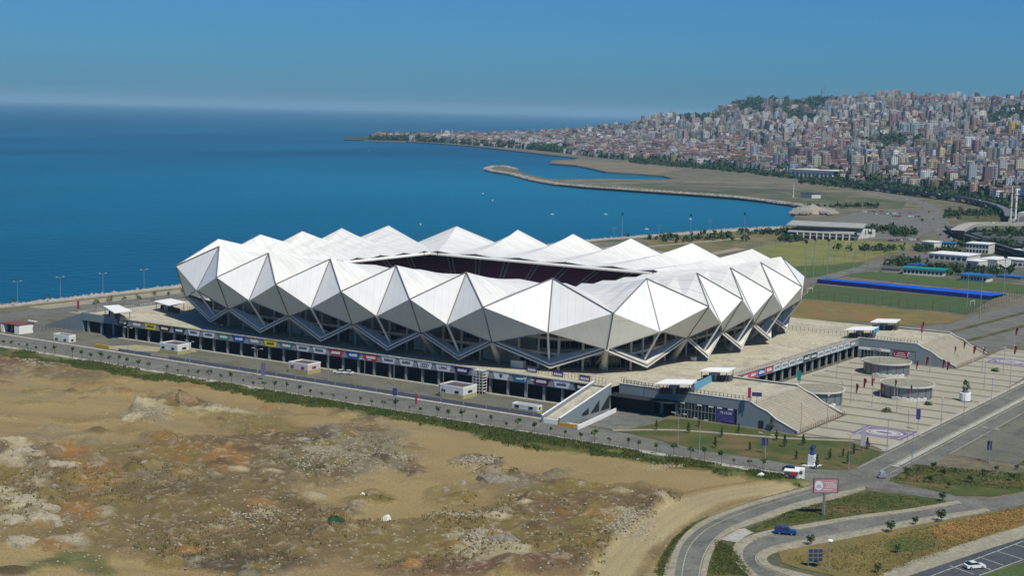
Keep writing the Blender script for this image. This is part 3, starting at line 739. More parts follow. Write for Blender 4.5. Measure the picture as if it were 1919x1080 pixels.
Gt=GP([(1802,945),(1700,962),(1600,975),(1510,992),(1439,1005),(1410,1017),(1395,1030),(1392,1046),(1402,1063),(1425,1085),(1445,1100)])
Gb=GP([(1850,955),(1720,975),(1620,995),(1520,1012),(1460,1024),(1430,1035),(1418,1048),(1430,1063),(1465,1077),(1500,1088),(1530,1100)])
band('road',Gt,Gb,.07,MT['asphalt_grey'],60)
Go=GP([(1795,940),(1700,956),(1600,969),(1510,984),(1439,996),(1400,1008),(1377,1022),(1372,1045),(1384,1064),(1405,1083),(1420,1100)])
Gi=GP([(1856,960),(1725,984),(1625,1004),(1520,1024),(1475,1032),(1446,1040),(1437,1050),(1448,1062),(1490,1073),(1530,1083),(1580,1100)])
band('pavement',Go,Gt,.17,MT['paving'],60,thick=.17); band('pavement',Gb,Gi,.175,MT['paving'],60,thick=.17)
g1=[tuple((np.array(a)*.08+np.array(b)*.92)) for a,b in zip(resample(smoothline(Gt),60),resample(smoothline(Gb),60))]
lines('road_marking',list(zip(g1[:-1],g1[1:])),.085,.2,MT['linepaint'])
poly('traffic_island',GP([(1396,993),(1424,983),(1489,958),(1560,940),(1625,921),(1690,928),(1771,938),(1776,946),(1700,957),(1600,969),(1500,986),(1439,995),(1420,999)]),.11,MT['grass'])
poly('paved_island',GP([(1352,1012),(1383,994),(1395,992),(1412,1000),(1396,1008),(1380,1019),(1345,1012)]),.14,MT['concrete'])
poly('grass_island',GP([(1345,1013),(1380,1020),(1371,1036),(1373,1050),(1390,1072),(1415,1100),(1322,1100),(1328,1050),(1336,1025)]),.10,MT['grass'])
poly('dry_grass_island',GP([(1458,1036),(1478,1026),(1540,1012),(1664,996),(1764,978),(1960,944),(1960,980),(1840,1010),(1764,1035),(1690,1060),(1640,1080),(1600,1096),(1560,1080),(1500,1068),(1465,1056)]),.10,MT['grass_dry'])
band('pavement',GP([(1960,976),(1840,1010),(1764,1035),(1690,1060),(1610,1100)]),GP([(1960,997),(1860,1028),(1780,1055),(1700,1082),(1650,1100)]),.13,MT['paving'],thick=.13)
poly('road',GP([(1960,997),(1860,1028),(1780,1055),(1700,1082),(1650,1100),(1770,1100),(1850,1075),(1960,1040)]),.055,MT['asphalt_dark'])
sg=[(G(*a)[:2],G(*b)[:2]) for a,b in[((1867,1034),(1915,1049)),((1834,1045),(1880,1061)),((1809,1053),(1857,1069)),((1903,1022),(1950,1036)),((1780,1062),(1825,1078)),((1835,1080),(1919,1050)),((1735,1085),(1919,1015))]]
lines('parking_marking',sg,.07,.24,MT['linebright'])
poly('grass_verge',GP([(1770,1102),(1850,1077),(1960,1042),(1960,1102)]),.08,MT['grass_green'])
poly('shrub_ground',GP([(1664,903),(1694,885),(1716,871),(1800,880),(1865,893),(1960,880),(1960,915),(1860,932),(1790,930),(1720,912)]),.09,MT['grass'])
poly('grass_verge',GP([(1240,1100),(1248,1050),(1266,1015),(1306,982),(1330,968),(1300,975),(1250,1000),(1215,1030),(1190,1065),(1183,1100)]),.10,MT['grass_green'])

# ------------------------------------------------------------------ rough dirt field and grassy verge (relief mesh, soil colours)
SO=dict(tan=(.27,.202,.088),brown=(.125,.088,.040),dark=(.062,.046,.026),orange=(.225,.12,.034),light=(.36,.315,.195),green=(.048,.072,.014),olive=(.160,.120,.034),grey=(.165,.142,.092),red=(.105,.058,.032),mid=(.158,.115,.048))
BL=[(90,762,70,5,'olive',.6),(205,742,100,6,'brown',.45),(170,792,70,6,'olive',.55),(400,722,80,8,'orange',.4),(120,822,90,8,'grey',.45),(250,815,60,8,'olive',.5),(75,735,40,5,'olive',.6),(15,790,40,4,'dark',.4),(180,720,80,6,'orange',.35),(560,775,60,6,'brown',.4),(960,800,60,5,'olive',.5),(1120,835,60,5,'red',.5),(1180,870,60,6,'brown',.35),(1290,915,60,6,'brown',.35),(1010,860,80,6,'orange',.3),(560,950,620,110,'mid',1),(480,900,240,50,'brown',1),(470,1000,260,60,'brown',1),(300,880,200,45,'mid',1),(1060,980,240,75,'mid',1),(1170,965,120,45,'mid',1),(1130,1030,80,50,'mid',1),(1000,1000,220,70,'olive',.6),(1120,960,150,50,'brown',.7),(250,960,260,90,'mid',.9),(330,830,60,12,'brown',.6),(640,840,130,40,'grey',1),(640,890,140,40,'grey',1),(520,835,110,22,'dark',.9),(440,850,120,30,'brown',.9),
(330,760,60,14,'brown',1),(345,775,40,10,'olive',1),(395,775,60,10,'light',.8),(290,780,40,10,'light',.6),(270,785,40,9,'grey',.8),(480,800,90,22,'olive',.8),(30,690,110,22,'red',.8),(150,700,100,16,'brown',.8),(60,700,60,14,'grey',.5),(270,690,120,8,'brown',.7),
(45,860,48,22,'light',1),(132,886,30,9,'light',1),(100,893,32,12,'light',1),(90,912,26,8,'light',.9),(45,950,50,18,'light',1),(75,965,28,10,'light',1),(25,985,30,10,'light',1),(80,990,32,10,'light',1),(42,1027,24,8,'light',1),(180,1000,40,12,'light',.5),(190,965,25,9,'light',.7),(135,1022,40,10,'light',.6),
(100,870,42,18,'brown',1),(130,905,50,14,'brown',.9),(60,925,30,10,'brown',.9),(30,905,30,14,'olive',1),(165,868,40,16,'orange',.9),(200,905,45,26,'orange',.8),(162,965,26,34,'orange',.9),(115,1035,25,12,'orange',.8),(330,850,55,16,'orange',.7),(430,875,40,22,'orange',.8),(505,975,24,18,'orange',.9),(420,860,30,8,'orange',.7),
(250,855,60,8,'olive',.7),(350,865,60,14,'olive',.6),(300,900,60,10,'grey',.6),(330,935,90,12,'dark',.6),(450,1068,150,18,'dark',.9),(150,1065,60,16,'green',.7),(60,1075,80,10,'green',.6),(330,1000,80,22,'brown',.8),
(1000,770,400,16,'tan',.9),(900,860,150,55,'tan',1),(1050,850,200,40,'tan',1),(1250,905,170,28,'tan',1),(1330,930,70,25,'tan',1),(620,790,100,14,'tan',1),(750,935,170,34,'tan',1),(700,965,110,16,'tan',1),(1270,960,40,40,'tan',1),(1215,1000,35,24,'tan',1),(1170,1045,32,30,'tan',1),(1145,1085,30,25,'tan',1),
(670,812,42,7,'brown',.9),(690,780,60,12,'brown',.8),(815,790,50,8,'brown',.6),(700,768,60,8,'olive',.8),(890,877,48,7,'grey',1),(905,878,25,6,'dark',.6),(700,943,48,12,'olive',1),(660,958,40,8,'grey',.6),(760,880,20,20,'red',.6),(770,893,26,5,'red',.8),
(580,900,70,22,'brown',.8),(560,860,60,14,'light',.5),(600,960,60,12,'dark',.5),(545,955,30,8,'green',.6),(568,894,24,9,'green',.6),(1180,945,90,32,'brown',.9),(1060,930,90,18,'olive',1),(980,904,30,7,'red',.9),(930,910,70,12,'grey',.7),(850,940,40,20,'olive',.8),(900,1030,55,26,'light',.8),(960,1048,24,14,'light',.9),(1130,950,60,16,'brown',.8),(1175,1000,50,22,'light',.6),(1130,990,50,26,'olive',.8),(860,1072,170,18,'red',.9),(1040,1075,70,22,'red',.8),(720,1000,90,20,'mid',.8),(1010,960,60,20,'red',.5),(1085,1010,20,40,'olive',.6),(760,1040,100,30,'olive',.7)]
def relief():
    step=.62; xs=np.arange(-260,252,step); ys=np.arange(-372,-142.25,step)
    X,Y=np.meshgrid(xs,ys)
    n1=fbm(X*.02,Y*.02,4,1); n2=fbm(X*.11,Y*.11,4,2); n3=fbm(X*.7,Y*.7,3,3)
    # project the cell centres once to look up the surveyed soil patches
    d=np.stack([X-CAM[0],Y-CAM[1],np.full_like(X,-CAM[2])],-1); z=d@_fw; px=959.5+F*(d@CR)/z; py=540-F*(d@CU)/z
    px=px+(n1-.5)*70+(n2-.5)*50; py=py+(n2-.5)*34+(n3-.5)*6
    C=np.empty(X.shape+(3,)); C[:]=SO['tan']; rough=np.zeros_like(X)
    st_=fbm(X*.018+Y*.03,Y*.16-X*.06,4,51)[...,None]; C=C*(1-.55*np.clip((st_-.5)*5,0,1))+np.array((.20,.135,.07))*.55*np.clip((st_-.5)*5,0,1); st2=fbm(X*.05,Y*.14,4,61)[...,None]; q2=.5*np.clip((.46-st2)*6,0,1); C=C*(1-q2)+np.array((.21,.18,.105))*q2
    for cx,cy,rx,ry,t,a in BL:
        q=((px-cx)/rx)**2+((py-cy)/ry)**2; wt=np.clip(1.35-q,0,1)**.6*a*np.clip(.25+1.6*n3,0,1)**(0 if t in('tan',) else .35); wt=wt[...,None]
        C=C*(1-wt)+np.array(SO[t])*wt
        r={'tan':0,'olive':.8,'mid':.6,'green':.4,'light':.9}.get(t,.9); rough=rough*(1-wt[...,0])+r*wt[...,0]
    # grassy bank along the road
    edge=-155.5+7*(fbm(X*.045,X*0+3,4,9)-.5)*2+3.5*(fbm(X*.25,Y*.25,3,19)-.5)*2-np.clip((-X-0)*.03,0,6)*.8
    g=np.clip((Y-edge)/1.6+(n2-.5)*1.5,0,1)
    taper=np.clip((205-X)/8,0,1); g=g*taper
    gm=np.clip((n2-.45)*6,0,1)[...,None]; gc=np.array(SO['green'])*(1-gm)+np.array((.11,.115,.035))*gm
    bw=np.clip((fbm(X*.06,Y*.06,3,31)-.47)*6,0,1)[...,None]*.85; gc=gc*(1-bw)+np.array(SO['olive'])*.8*bw
    C=C*(1-g[...,None])+gc*g[...,None]
    big=fbm(X*.045,Y*.045,3,21)
    H=.25+rough*(3.2*np.abs(n2-.5)+1.0*n2+5.0*np.clip(big-.45,0,1)+1.0*n3)+.25*n2
    # tipped heaps of soil and rubble
    hr=np.random.RandomState(8); pal=[SO['light'],SO['brown'],SO['dark'],SO['olive'],SO['grey'],SO['orange'],SO['mid'],SO['olive'],SO['brown']]
    for _ in range(1500):
        j=hr.randint(0,X.shape[1]); i=hr.randint(0,X.shape[0])
        if hr.rand()>rough[i,j]*1.2-.1 or g[i,j]>.2: continue
        rr_=hr.uniform(1.8,4.6); hh=rr_*hr.uniform(.22,.38); k=int(rr_/step)+2; sl_=(slice(max(0,i-k),i+k+1),slice(max(0,j-k),j+k+1))
        dd=np.sqrt((X[sl_]-X[i,j])**2+((Y[sl_]-Y[i,j])*1.25)**2)/rr_+ (n3[sl_]-.5)*.35
        f=np.clip(1-dd,0,1); H[sl_]+=hh*f**.8; col=np.array(pal[hr.randint(len(pal))])*hr.uniform(.85,1.15); a_=(np.clip(f*3,0,1)*hr.uniform(.45,.95))[...,None]; C[sl_]=C[sl_]*(1-a_)+col*a_
    # beaten haul track with wheel ruts
    TR_=np.array(resample(smoothline(GP([(1500,912),(1420,922),(1340,935),(1275,962),(1215,1003),(1168,1048),(1130,1100)]),5),70)); dm=np.full(X.shape,99.); w_=(X>100)
    for a_ in TR_: dm=np.where(w_,np.minimum(dm,np.hypot(X-a_[0],Y-a_[1])),dm)
    tk=np.clip((5.2-dm+(n2-.5)*2)/1.2,0,1)*(1-g); C=C*(1-tk[...,None])+np.array((.33,.27,.145))*tk[...,None]; H=H*(1-tk)+(.3+.1*n3)*tk
    rt_=np.clip(1-np.abs(dm-1.6)/.55,0,1)[...,None]*.4*(1-g)[...,None]; C=C*(1-rt_)+np.array((.22,.175,.09))*rt_; bk=np.clip(1-np.abs(dm-6.6)/1.4,0,1)*(1-g); C=C*(1-.5*bk[...,None])+np.array((.12,.09,.045))*.5*bk[...,None]; H+=.5*bk*n2
    H=H*(1-g)+g*(.5+.5*n2+.25*n3)
    H=H*np.clip((-142.2-Y)/3,0,1)+.13
    # keep clear of the paved ring road: sink beside it
    ring=np.array(Lw); 
    lx=np.interp(np.clip(Y,-300,-130),[p[1] for p in sorted(Lw,key=lambda p:p[1])],[p[0] for p in sorted(Lw,key=lambda p:p[1])])
    side=np.clip((lx-1-X)/4,0,1); H=np.where(side<=0,-.3,H*side+.06*(1-side))
    sp=np.clip((n3-.62)*8,0,1)*rough; sp=sp[...,None]*.5; C=C*(1-sp)+np.array((.38,.33,.25))*sp
    dk=np.clip((.4-n3)*7,0,1)*rough; dk=dk[...,None]*.35; C=C*(1-dk)+np.array((.09,.07,.04))*dk
    C*= (.88+.24*n2)[...,None]
    ny,nx=X.shape; V=np.stack([X,Y,H],-1).reshape(-1,3)
    idx=np.arange(ny*nx).reshape(ny,nx); q=np.stack([idx[:-1,:-1],idx[:-1,1:],idx[1:,1:],idx[1:,:-1]],-1).reshape(-1,4)
    keep=(px[:-1,:-1]>-160)&(px[:-1,:-1]<1800)&(py[:-1,:-1]<1180); keep&=H[:-1,:-1]>-.2
    q=q[keep.reshape(-1)]; used=np.unique(q); mp=np.full(len(V),-1); mp[used]=np.arange(len(used)); V=V[used]; q=mp[q]; Cc=C.reshape(-1,3)[used]
    me=bpy.data.meshes.new('dirt_field'); me.vertices.add(len(V)); me.vertices.foreach_set('co',V.ravel()); me.loops.add(q.size); me.loops.foreach_set('vertex_index',q.ravel().astype(np.int32))
    me.polygons.add(len(q)); me.polygons.foreach_set('loop_start',np.arange(0,q.size,4,dtype=np.int32)); me.update(calc_edges=True)
    ca=me.color_attributes.new('col','FLOAT_COLOR','POINT'); ca.data.foreach_set('color',np.c_[Cc,np.ones(len(Cc))].astype(np.float32).ravel())
    me.materials.append(mat('soil',(.3,.2,.1),.97,attr='col',fine=2.2,bump=.12,bscale=3)); me.polygons.foreach_set('use_smooth',[True]*len(q))
    o=bpy.data.objects.new('dirt_field',me); COL.objects.link(o); o['kind']='structure'
    def hz(x,y):
        i=int(round((y-ys[0])/step)); j=int(round((x-xs[0])/step)); i=max(0,min(ny-1,i)); j=max(0,min(nx-1,j)); return float(H[i,j]),float(rough[i,j]),float(g[i,j])
    return hz
hz=relief()
def stone(mb,x,y,z,r,rg,fl=.6):
    P=[(x+r*math.cos(a)*rg.uniform(.7,1.1),y+r*math.sin(a)*rg.uniform(.7,1.1),z) for a in [k*math.pi/2.5+rg.random()*.5 for k in range(5)]]
    t=(x+rg.uniform(-.3,.3)*r,y+rg.uniform(-.3,.3)*r,z+r*fl*rg.uniform(.8,1.3)); u=[(a*.6+t[0]*.4,b*.6+t[1]*.4,z+r*fl*.75) for a,b,_ in P]
    for i in range(5):
        j=(i+1)%5; mb.face([P[i],P[j],u[j],u[i]]); mb.face([u[i],u[j],t])
# loose rubble over the rough parts
mb=MB(); mb2=MB(); k=0
rg=random.Random(11)
while k<4200:
    px,py=rg.uniform(-10,1300),rg.uniform(745,1085); x,y,_=G(px,py)
    h,r,g=hz(x,y)
    if g>.3 or y>-150 or rg.random()>r*1.1+.02 or h<0: continue
    s=rg.choice([.12,.15,.2,.28,.4]); stone(mb if rg.random()<.6 else mb2,x,y,h-.05,s,rg); k+=1
for cx,cy,rx,ry,n in((890,876,38,6,160),(910,878,16,4,60),(750,868,35,7,140),(850,975,60,5,120),(960,940,20,4,20),(900,1030,40,20,350),(1185,985,40,20,300),(815,790,22,3,80),(270,785,40,8,160),(420,772,18,5,90),(1240,880,40,4,90),(60,688,22,10,120),(40,860,45,18,150),(1180,1000,45,18,200),(620,880,80,28,500),(480,990,60,15,200)):
    for _ in range(n):
        x,y,_z=G(rg.gauss(cx,rx*.6),rg.gauss(cy,ry*.6)); h=hz(x,y)[0]
        if y>-144 or h<0: continue
        stone(mb if rg.random()<.55 else mb2,x,y,h-.05,rg.uniform(.2,.55),rg)
o=mb.build('rubble',mat('rubble_pale',(.25,.225,.16),.95,(.34,.31,.24),.8)); tag(o,'pale broken stones scattered over the rough brown ground','rubble',kind='stuff')
o=mb2.build('rubble',MT['rubble']); tag(o,'brown broken stones and clods scattered over the rough ground','rubble',kind='stuff')
for px,py,r,l in((835,928,1.6,'dark grey boulder at the edge of the rough mound, lower left of a pair'),(867,914,1.5,'brown grey boulder at the edge of the rough mound, upper right of a pair'),(724,979,1.7,'pale pinkish boulder beside the inner dirt pocket'),(680,939,.9,'small white boulder on the low mound of the dirt pocket'),(1425,900,1.4,'upturned pale slab on the bank beside the white trailers'),(1195,868,.6,'small white stone on the bank above the dirt')):
    mb=MB(); x,y,_=G(px,py); stone(mb,x,y,hz(x,y)[0]-.2,r,rg,.8); o=mb.build('boulder',MT['offwhite'] if 'white' in l or 'pale' in l else MT['rubble']); o.data.update(); tag(o,l,'boulder','boulders on the dirt ground')
def moundthing(px,py,r,hh,m,l,cat='soil heap',name='soil_heap'):
    x,y,_=G(px,py); z=max(0,hz(x,y)[0]-.4); mb=MB(); n=28; K=7; pts=[]
    for a in range(n):
        row=[]
        for q in range(K+1):
            t=q/K; rr_=r*t*(1+.22*math.sin(a*.7+px)+.12*math.sin(a*1.9)); row.append((x+rr_*math.cos(2*math.pi*a/n),y+rr_*.7*math.sin(2*math.pi*a/n),z+hh*(1-t*t)*(1+.10*math.sin(a*2.3+q))-(1.2 if q==K else 0)))
        pts.append(row)
    for a in range(n):
        b=(a+1)%n
        for q in range(K): 
            if q==0: mb.face([pts[a][0],pts[a][1],pts[b][1]])
            else: mb.face([pts[a][q],pts[a][q+1],pts[b][q+1],pts[b][q]])
    o=mb.build(name,m,smooth=True); tag(o,l,cat,'heaps on the dirt ground'); return o
moundthing(335,760,7,3.2,mat('heap_brown',(.17,.12,.07),.95,(.25,.18,.09),.5,fine=2),'brown earth heap nearest the grassy bank, above the pink rubble')
moundthing(628,994,2.6,1.5,mat('heap_green',(.012,.05,.02),.8,(.02,.065,.025),2),'low heap under a dark green net among the brown mounds')
moundthing(945,1035,4,1.3,MT['mound'],'light grey gravel heap beside the white rubble'); moundthing(935,912,6,1.4,MT['mound'],'grey gravel heap right behind the pair of boulders')
for i,(px,py) in enumerate(((45,855),(130,884),(100,893),(40,948),(75,965),(22,985),(82,990),(42,1026),(135,1022),(280,880))):
    moundthing(px,py,rg.uniform(3.5,5),rg.uniform(.7,1.2),mat('heap_light%d'%i,(.36,.31,.225),.95,(.29,.25,.17),.6,fine=3),'pale rounded tipped soil heap, '+ordn(i+1)+' counting from the top among the pale heaps at left')
# grass tufts and weeds
def tufts(name,spots,h0,h1,m,label):
    mb=MB(); r=random.Random(5)
    for x,y,z in spots:
        for _ in range(4):
            a=r.random()*6.28; w_=r.uniform(.1,.26); hh=r.uniform(h0,h1); dx,dy=math.cos(a)*w_,math.sin(a)*w_; ox,oy=r.uniform(-.6,.6),r.uniform(-.6,.6)
            mb.face([(x+ox-dx,y+oy-dy,z-.1),(x+ox+dx,y+oy+dy,z-.1),(x+ox+dx*.5+r.uniform(-.2,.2),y+oy+dy*.5,z+hh),(x+ox-dx*.6,y+oy-dy*.6,z+hh*.8)])
    o=mb.build(name,m); return tag(o,label,'weeds',kind='stuff')
sp=[]; r=random.Random(2)
while len(sp)<9000:
    x=r.uniform(-200,203); y=r.uniform(-162,-143)
    h,ro_,g=hz(x,y)
    if g<.5 or h<0 or x<-120 and r.random()<.5 or fbm(np.array([x*.09]),np.array([y*.09]),3,13)[0]<r.uniform(.38,.55): continue
    sp.append((x,y,h))
tufts('grass',sp,.25,.7,mat('weed_green',(.055,.09,.018),.9,(.11,.125,.035),.25),'tall uneven green grass on the bank along the service road')
sp=[]
while len(sp)<2000:
    px,py=r.uniform(0,1280),r.uniform(830,1085); x,y,_=G(px,py); h,ro_,g=hz(x,y)
    if ro_<.5 or h<0 or fbm(np.array([x*.06]),np.array([y*.06]),3,5)[0]<.55: continue
    sp.append((x,y,h))
tufts('weeds',sp,.2,.5,mat('weed_olive',(.14,.13,.05),.9,(.20,.16,.07),.3),'low olive weeds growing on the rough mounds')
sp=[]
P_=[[(1400,996),(1776,944),(1625,922),(1480,960)],[(1330,1080),(1410,1080),(1372,1030),(1345,1015)],[(1195,1080),(1245,1080),(1262,1015),(1300,980)],[(1665,902),(1716,872),(1919,890),(1919,920),(1790,930)]]
for Q in P_:
    Q=GP(Q)
    for _ in range(1100):
        a,b=r.random(),r.random(); x=(Q[0][0]*(1-a)+Q[1][0]*a)*(1-b)+(Q[3][0]*(1-a)+Q[2][0]*a)*b; y=(Q[0][1]*(1-a)+Q[1][1]*a)*(1-b)+(Q[3][1]*(1-a)+Q[2][1]*a)*b; sp.append((x,y,.1))
tufts('grass',sp,.08,.25,mat('weed_mix',(.07,.10,.022),.9,(.13,.13,.04),.2),'rough green grass on the islands between the curved roads')
sp=[]; Q=GP([(1465,1050),(1640,1085),(1919,980),(1919,950)])
for _ in range(3200):
    a,b=r.random(),r.random(); x=(Q[0][0]*(1-a)+Q[1][0]*a)*(1-b)+(Q[3][0]*(1-a)+Q[2][0]*a)*b; y=(Q[0][1]*(1-a)+Q[1][1]*a)*(1-b)+(Q[3][1]*(1-a)+Q[2][1]*a)*b; sp.append((x,y,.1))
tufts('dry_grass',sp,.06,.22,mat('weed_dry',(.30,.23,.08),.9,(.20,.17,.055),.12),'yellow dry grass on the island beside the dark road')
# greener patch on that island
poly('grass_patch',GP([(1655,1022),(1690,1008),(1740,1010),(1760,1024),(1720,1036),(1670,1036)]),.125,MT['grass_green'])
poly('bare_soil_patch',GP([(1740,994),(1800,975),(1960,948),(1960,968),(1850,1004),(1800,1015),(1760,1012)]),.12,mat('bare_orange',(.33,.17,.05),.95,(.26,.15,.05),.15,fine=1.5))
# ------------------------------------------------------------------ hills and far town terrain
def interp(x,T): return float(np.interp(x,[t[0] for t in T],[t[1] for t in T]))
BASE=[(640,261.5),(760,264),(840,268),(900,273),(960,277),(1060,287),(1130,296),(1200,302),(1330,313),(1500,331),(1600,341),(1700,352),(1800,364),(1919,388),(2200,430),(2600,480)]
SKY=[(640,261),(700,258),(800,253),(860,249),(960,246),(1000,244),(1060,240),(1130,234),(1200,224),(1260,214),(1340,206),(1370,190),(1400,179),(1440,180),(1500,178),(1560,181),(1640,176),(1700,180),(1800,182),(1919,178),(2200,170),(2600,160)]
RD=[(640,4900),(860,5200),(1060,5300),(1300,5400),(1400,5600),(1640,5400),(1919,4900),(2600,4200)]
def horizon(px): return 540+(_fw[2]*F+CR[2]*(px-959.5))/CU[2]
def ray2(px,py): d=_fw*F+CR*(px-959.5)+CU*(540-py); return d/math.hypot(d[0],d[1])
def hill(px,t):      # t 0 at the foot, 1 on the skyline; returns world point
    yb,ys_=interp(px,BASE),interp(px,SKY); b=np.array(G(px,yb)); rb=math.hypot(b[0]-CAM[0],b[1]-CAM[1]); rs=interp(px,RD)
    rs=max(rs,rb+150)
    r=rb+(rs-rb)*t; d=ray2(px,ys_); top=CAM[2]+d[2]*rs-14
    e=ray2(px,yb); a=math.atan2(e[1],e[0]); tt=max(t,0)
    z=.2+max(top,1)*(tt**1.12)+ (math.sin(px*.021+t*9)*6+math.sin(px*.052-t*21)*3.5)*math.sin(math.pi*min(tt,1))*min(1,top/40)
    if t>1: z=top*(1-(t-1)*3)
    return CAM[0]+e[0]*r,CAM[1]+e[1]*r,z
NX,NT=260,60
V=[];Fc=[]
for i in range(NX+1):
    px=645+(2600-645)*i/NX
    for k in range(NT+1): V.append(hill(px,k/NT*1.25))
for i in range(NX):
    for k in range(NT):
        a=i*(NT+1)+k; Fc.append((a,a+NT+1,a+NT+2,a+1))
me=bpy.data.meshes.new('hills'); me.from_pydata(V,[],Fc); me.materials.append(mat('hill_green',(.028,.05,.022),.95,(.05,.06,.035),.008,(.075,.075,.055),.02,fine=.05)); me.update(); me.polygons.foreach_set('use_smooth',[True]*len(Fc))
o=bpy.data.objects.new('hills',me); COL.objects.link(o); o['kind']='structure'
def hill_at(px,py):           # terrain point seen at a pixel
    lo,hi=0.,1.
    for _ in range(30):
        m_=(lo+hi)/2
        if PR(hill(px,m_))[1]>py: lo=m_
        else: hi=m_
    return hill(px,lo),lo
WC=[((.50,.46,.38),'cream'),((.60,.60,.58),'white'),((.48,.36,.30),'salmon'),((.35,.37,.40),'grey'),((.52,.42,.24),'ochre'),((.40,.26,.22),'brick-red'),((.28,.36,.44),'pale blue'),((.32,.20,.20),'dark pink'),((.44,.42,.30),'olive-beige')]
RC=[((.14,.07,.062),'red tiled'),((.18,.115,.10),'faded tile'),((.24,.24,.25),'flat grey'),((.12,.06,.065),'dark red tiled')]
def bld(mb,rf,x,y,z,wd,dp,fl,rz,wc,rc,flat):
    h=fl*3.0; mb.box(x,y,z-8,wd,dp,h+8,rz,c=wc,bottom=False)
    a,b=math.cos(rz),math.sin(rz)
    def L(u,v,zz): return (x+u*a-v*b,y+u*b+v*a,zz)
    zt=z+h
    if flat:
        q=[L(-wd/2,-dp/2,zt+.05),L(wd/2,-dp/2,zt+.05),L(wd/2,dp/2,zt+.05),L(-wd/2,dp/2,zt+.05)]; rf.face(q,c=rc)
        rf.box(*L(wd*.1,0,0)[:2],zt+.05,wd*.28,dp*.3,2.4,rz,c=(.4,.4,.38),bottom=False)
    else:
        o_=.6; e=[L(-wd/2-o_,-dp/2-o_,zt),L(wd/2+o_,-dp/2-o_,zt),L(wd/2+o_,dp/2+o_,zt),L(-wd/2-o_,dp/2+o_,zt)]; k=max(0,wd-dp)/2; hh=min(wd,dp)*.24
        r0,r1=L(-k,0,zt+hh),L(k,0,zt+hh)
        rf.face([e[0],e[1],r1,r0],c=rc); rf.face([e[1],e[2],r1],c=rc); rf.face([e[2],e[3],r0,r1],c=rc); rf.face([e[3],e[0],r0],c=rc)
    # balcony stacks on the street side give the facade relief
    if fl>4 and wd>11:
        for u in(-wd*.3,wd*.3):
            for k in range(1,fl):
                p=L(u,-dp/2-.6,0); mb.box(p[0],p[1],z+k*3.0,wd*.22,1.2,.95,rz,c=tuple(min(1,v*1.15) for v in wc),bottom=True)
GREEN=[(1450,199,105,20),(1400,197,60,17),(1310,222,50,7),(1560,188,50,6),(1690,268,60,9),(1885,222,45,22),(1640,292,30,9),(1330,228,70,8),(1820,262,60,8),(1200,240,60,7),(1030,281,50,6),(1500,225,60,8)]
spots=[]
r=random.Random(21)
LIST=[]
def density(px,py):
    for cx,cy,rx,ry in GREEN:
        if ((px-cx)/rx)**2+((py-cy)/ry)**2<1: return .02
    if px<1080: return .5
    return 1
occ={}
tries=0
while len(LIST)<9000 and tries<90000:
    tries+=1
    px=r.uniform(790,1960) if r.random()<.93 else r.uniform(700,1000); yb,ys_=interp(px,BASE),interp(px,SKY)
    t=r.random()**1.15*.99; p=hill(px,t); q=PR(p)
    if r.random()>density(q[0],q[1]): continue
    cn=float(fbm(np.array([p[0]*.006]),np.array([p[1]*.006]),3,40)[0]); 
    if cn<.44 and r.random()<.88: continue
    if q[0]>1620 and t>.04 and cn<.47 and r.random()<.55: continue
    if q[0]<830 and r.random()<.6: continue
    key=(int(p[0]/15.5),int(p[1]/15.5))
    if key in occ: continue
    occ[key]=1
    tall=r.random()
    fl=r.choice([2,3,3,4,4,5,5,6]) if tall<.88 else r.choice([7,8,9,10,11])
    if q[0]<1150: fl=r.choice([2,2,3,3,4,4,6])
    if 1100<q[0]<1400 and t<.3: fl=r.choice([3,4,5,5,6])
    wd=r.uniform(9,17)*(1.5 if r.random()<.12 else 1); dp=r.uniform(7,11)
    wc,wn=r.choice(WC[:4]+WC[:2]+WC+WC[:2]); k=r.uniform(.42,1.2) if r.random()<.8 else 1.35; wc=tuple(v*k for v in wc)
    flat=fl>8 or r.random()<.35
    rc,rn=(RC[2] if flat else r.choice([RC[0],RC[1],RC[3]]))
    rz=.585+round(float(fbm(np.array([p[0]*.004]),np.array([p[1]*.004]),2,70)[0])*5-2.5)*.3+r.uniform(-.06,.06)
    # front faces roughly toward the water side
    LIST.append(dict(p=p,q=q,fl=fl,wd=wd,dp=dp,wc=wc,wn=wn,rc=rc,rn=rn,flat=flat,rz=rz,t=t))
def add_sp(px,py,w_,h_,wc,wn,flat=True,rc=2,dp=12):
    p,t=hill_at(px,py); m_=mpp(p); LIST.append(dict(p=p,q=(px,py),fl=max(2,round(h_*m_/3)),wd=w_*m_,dp=dp,wc=wc,wn=wn,rc=RC[rc][0],rn=RC[rc][1],flat=flat,rz=.585,t=t,sp=1))
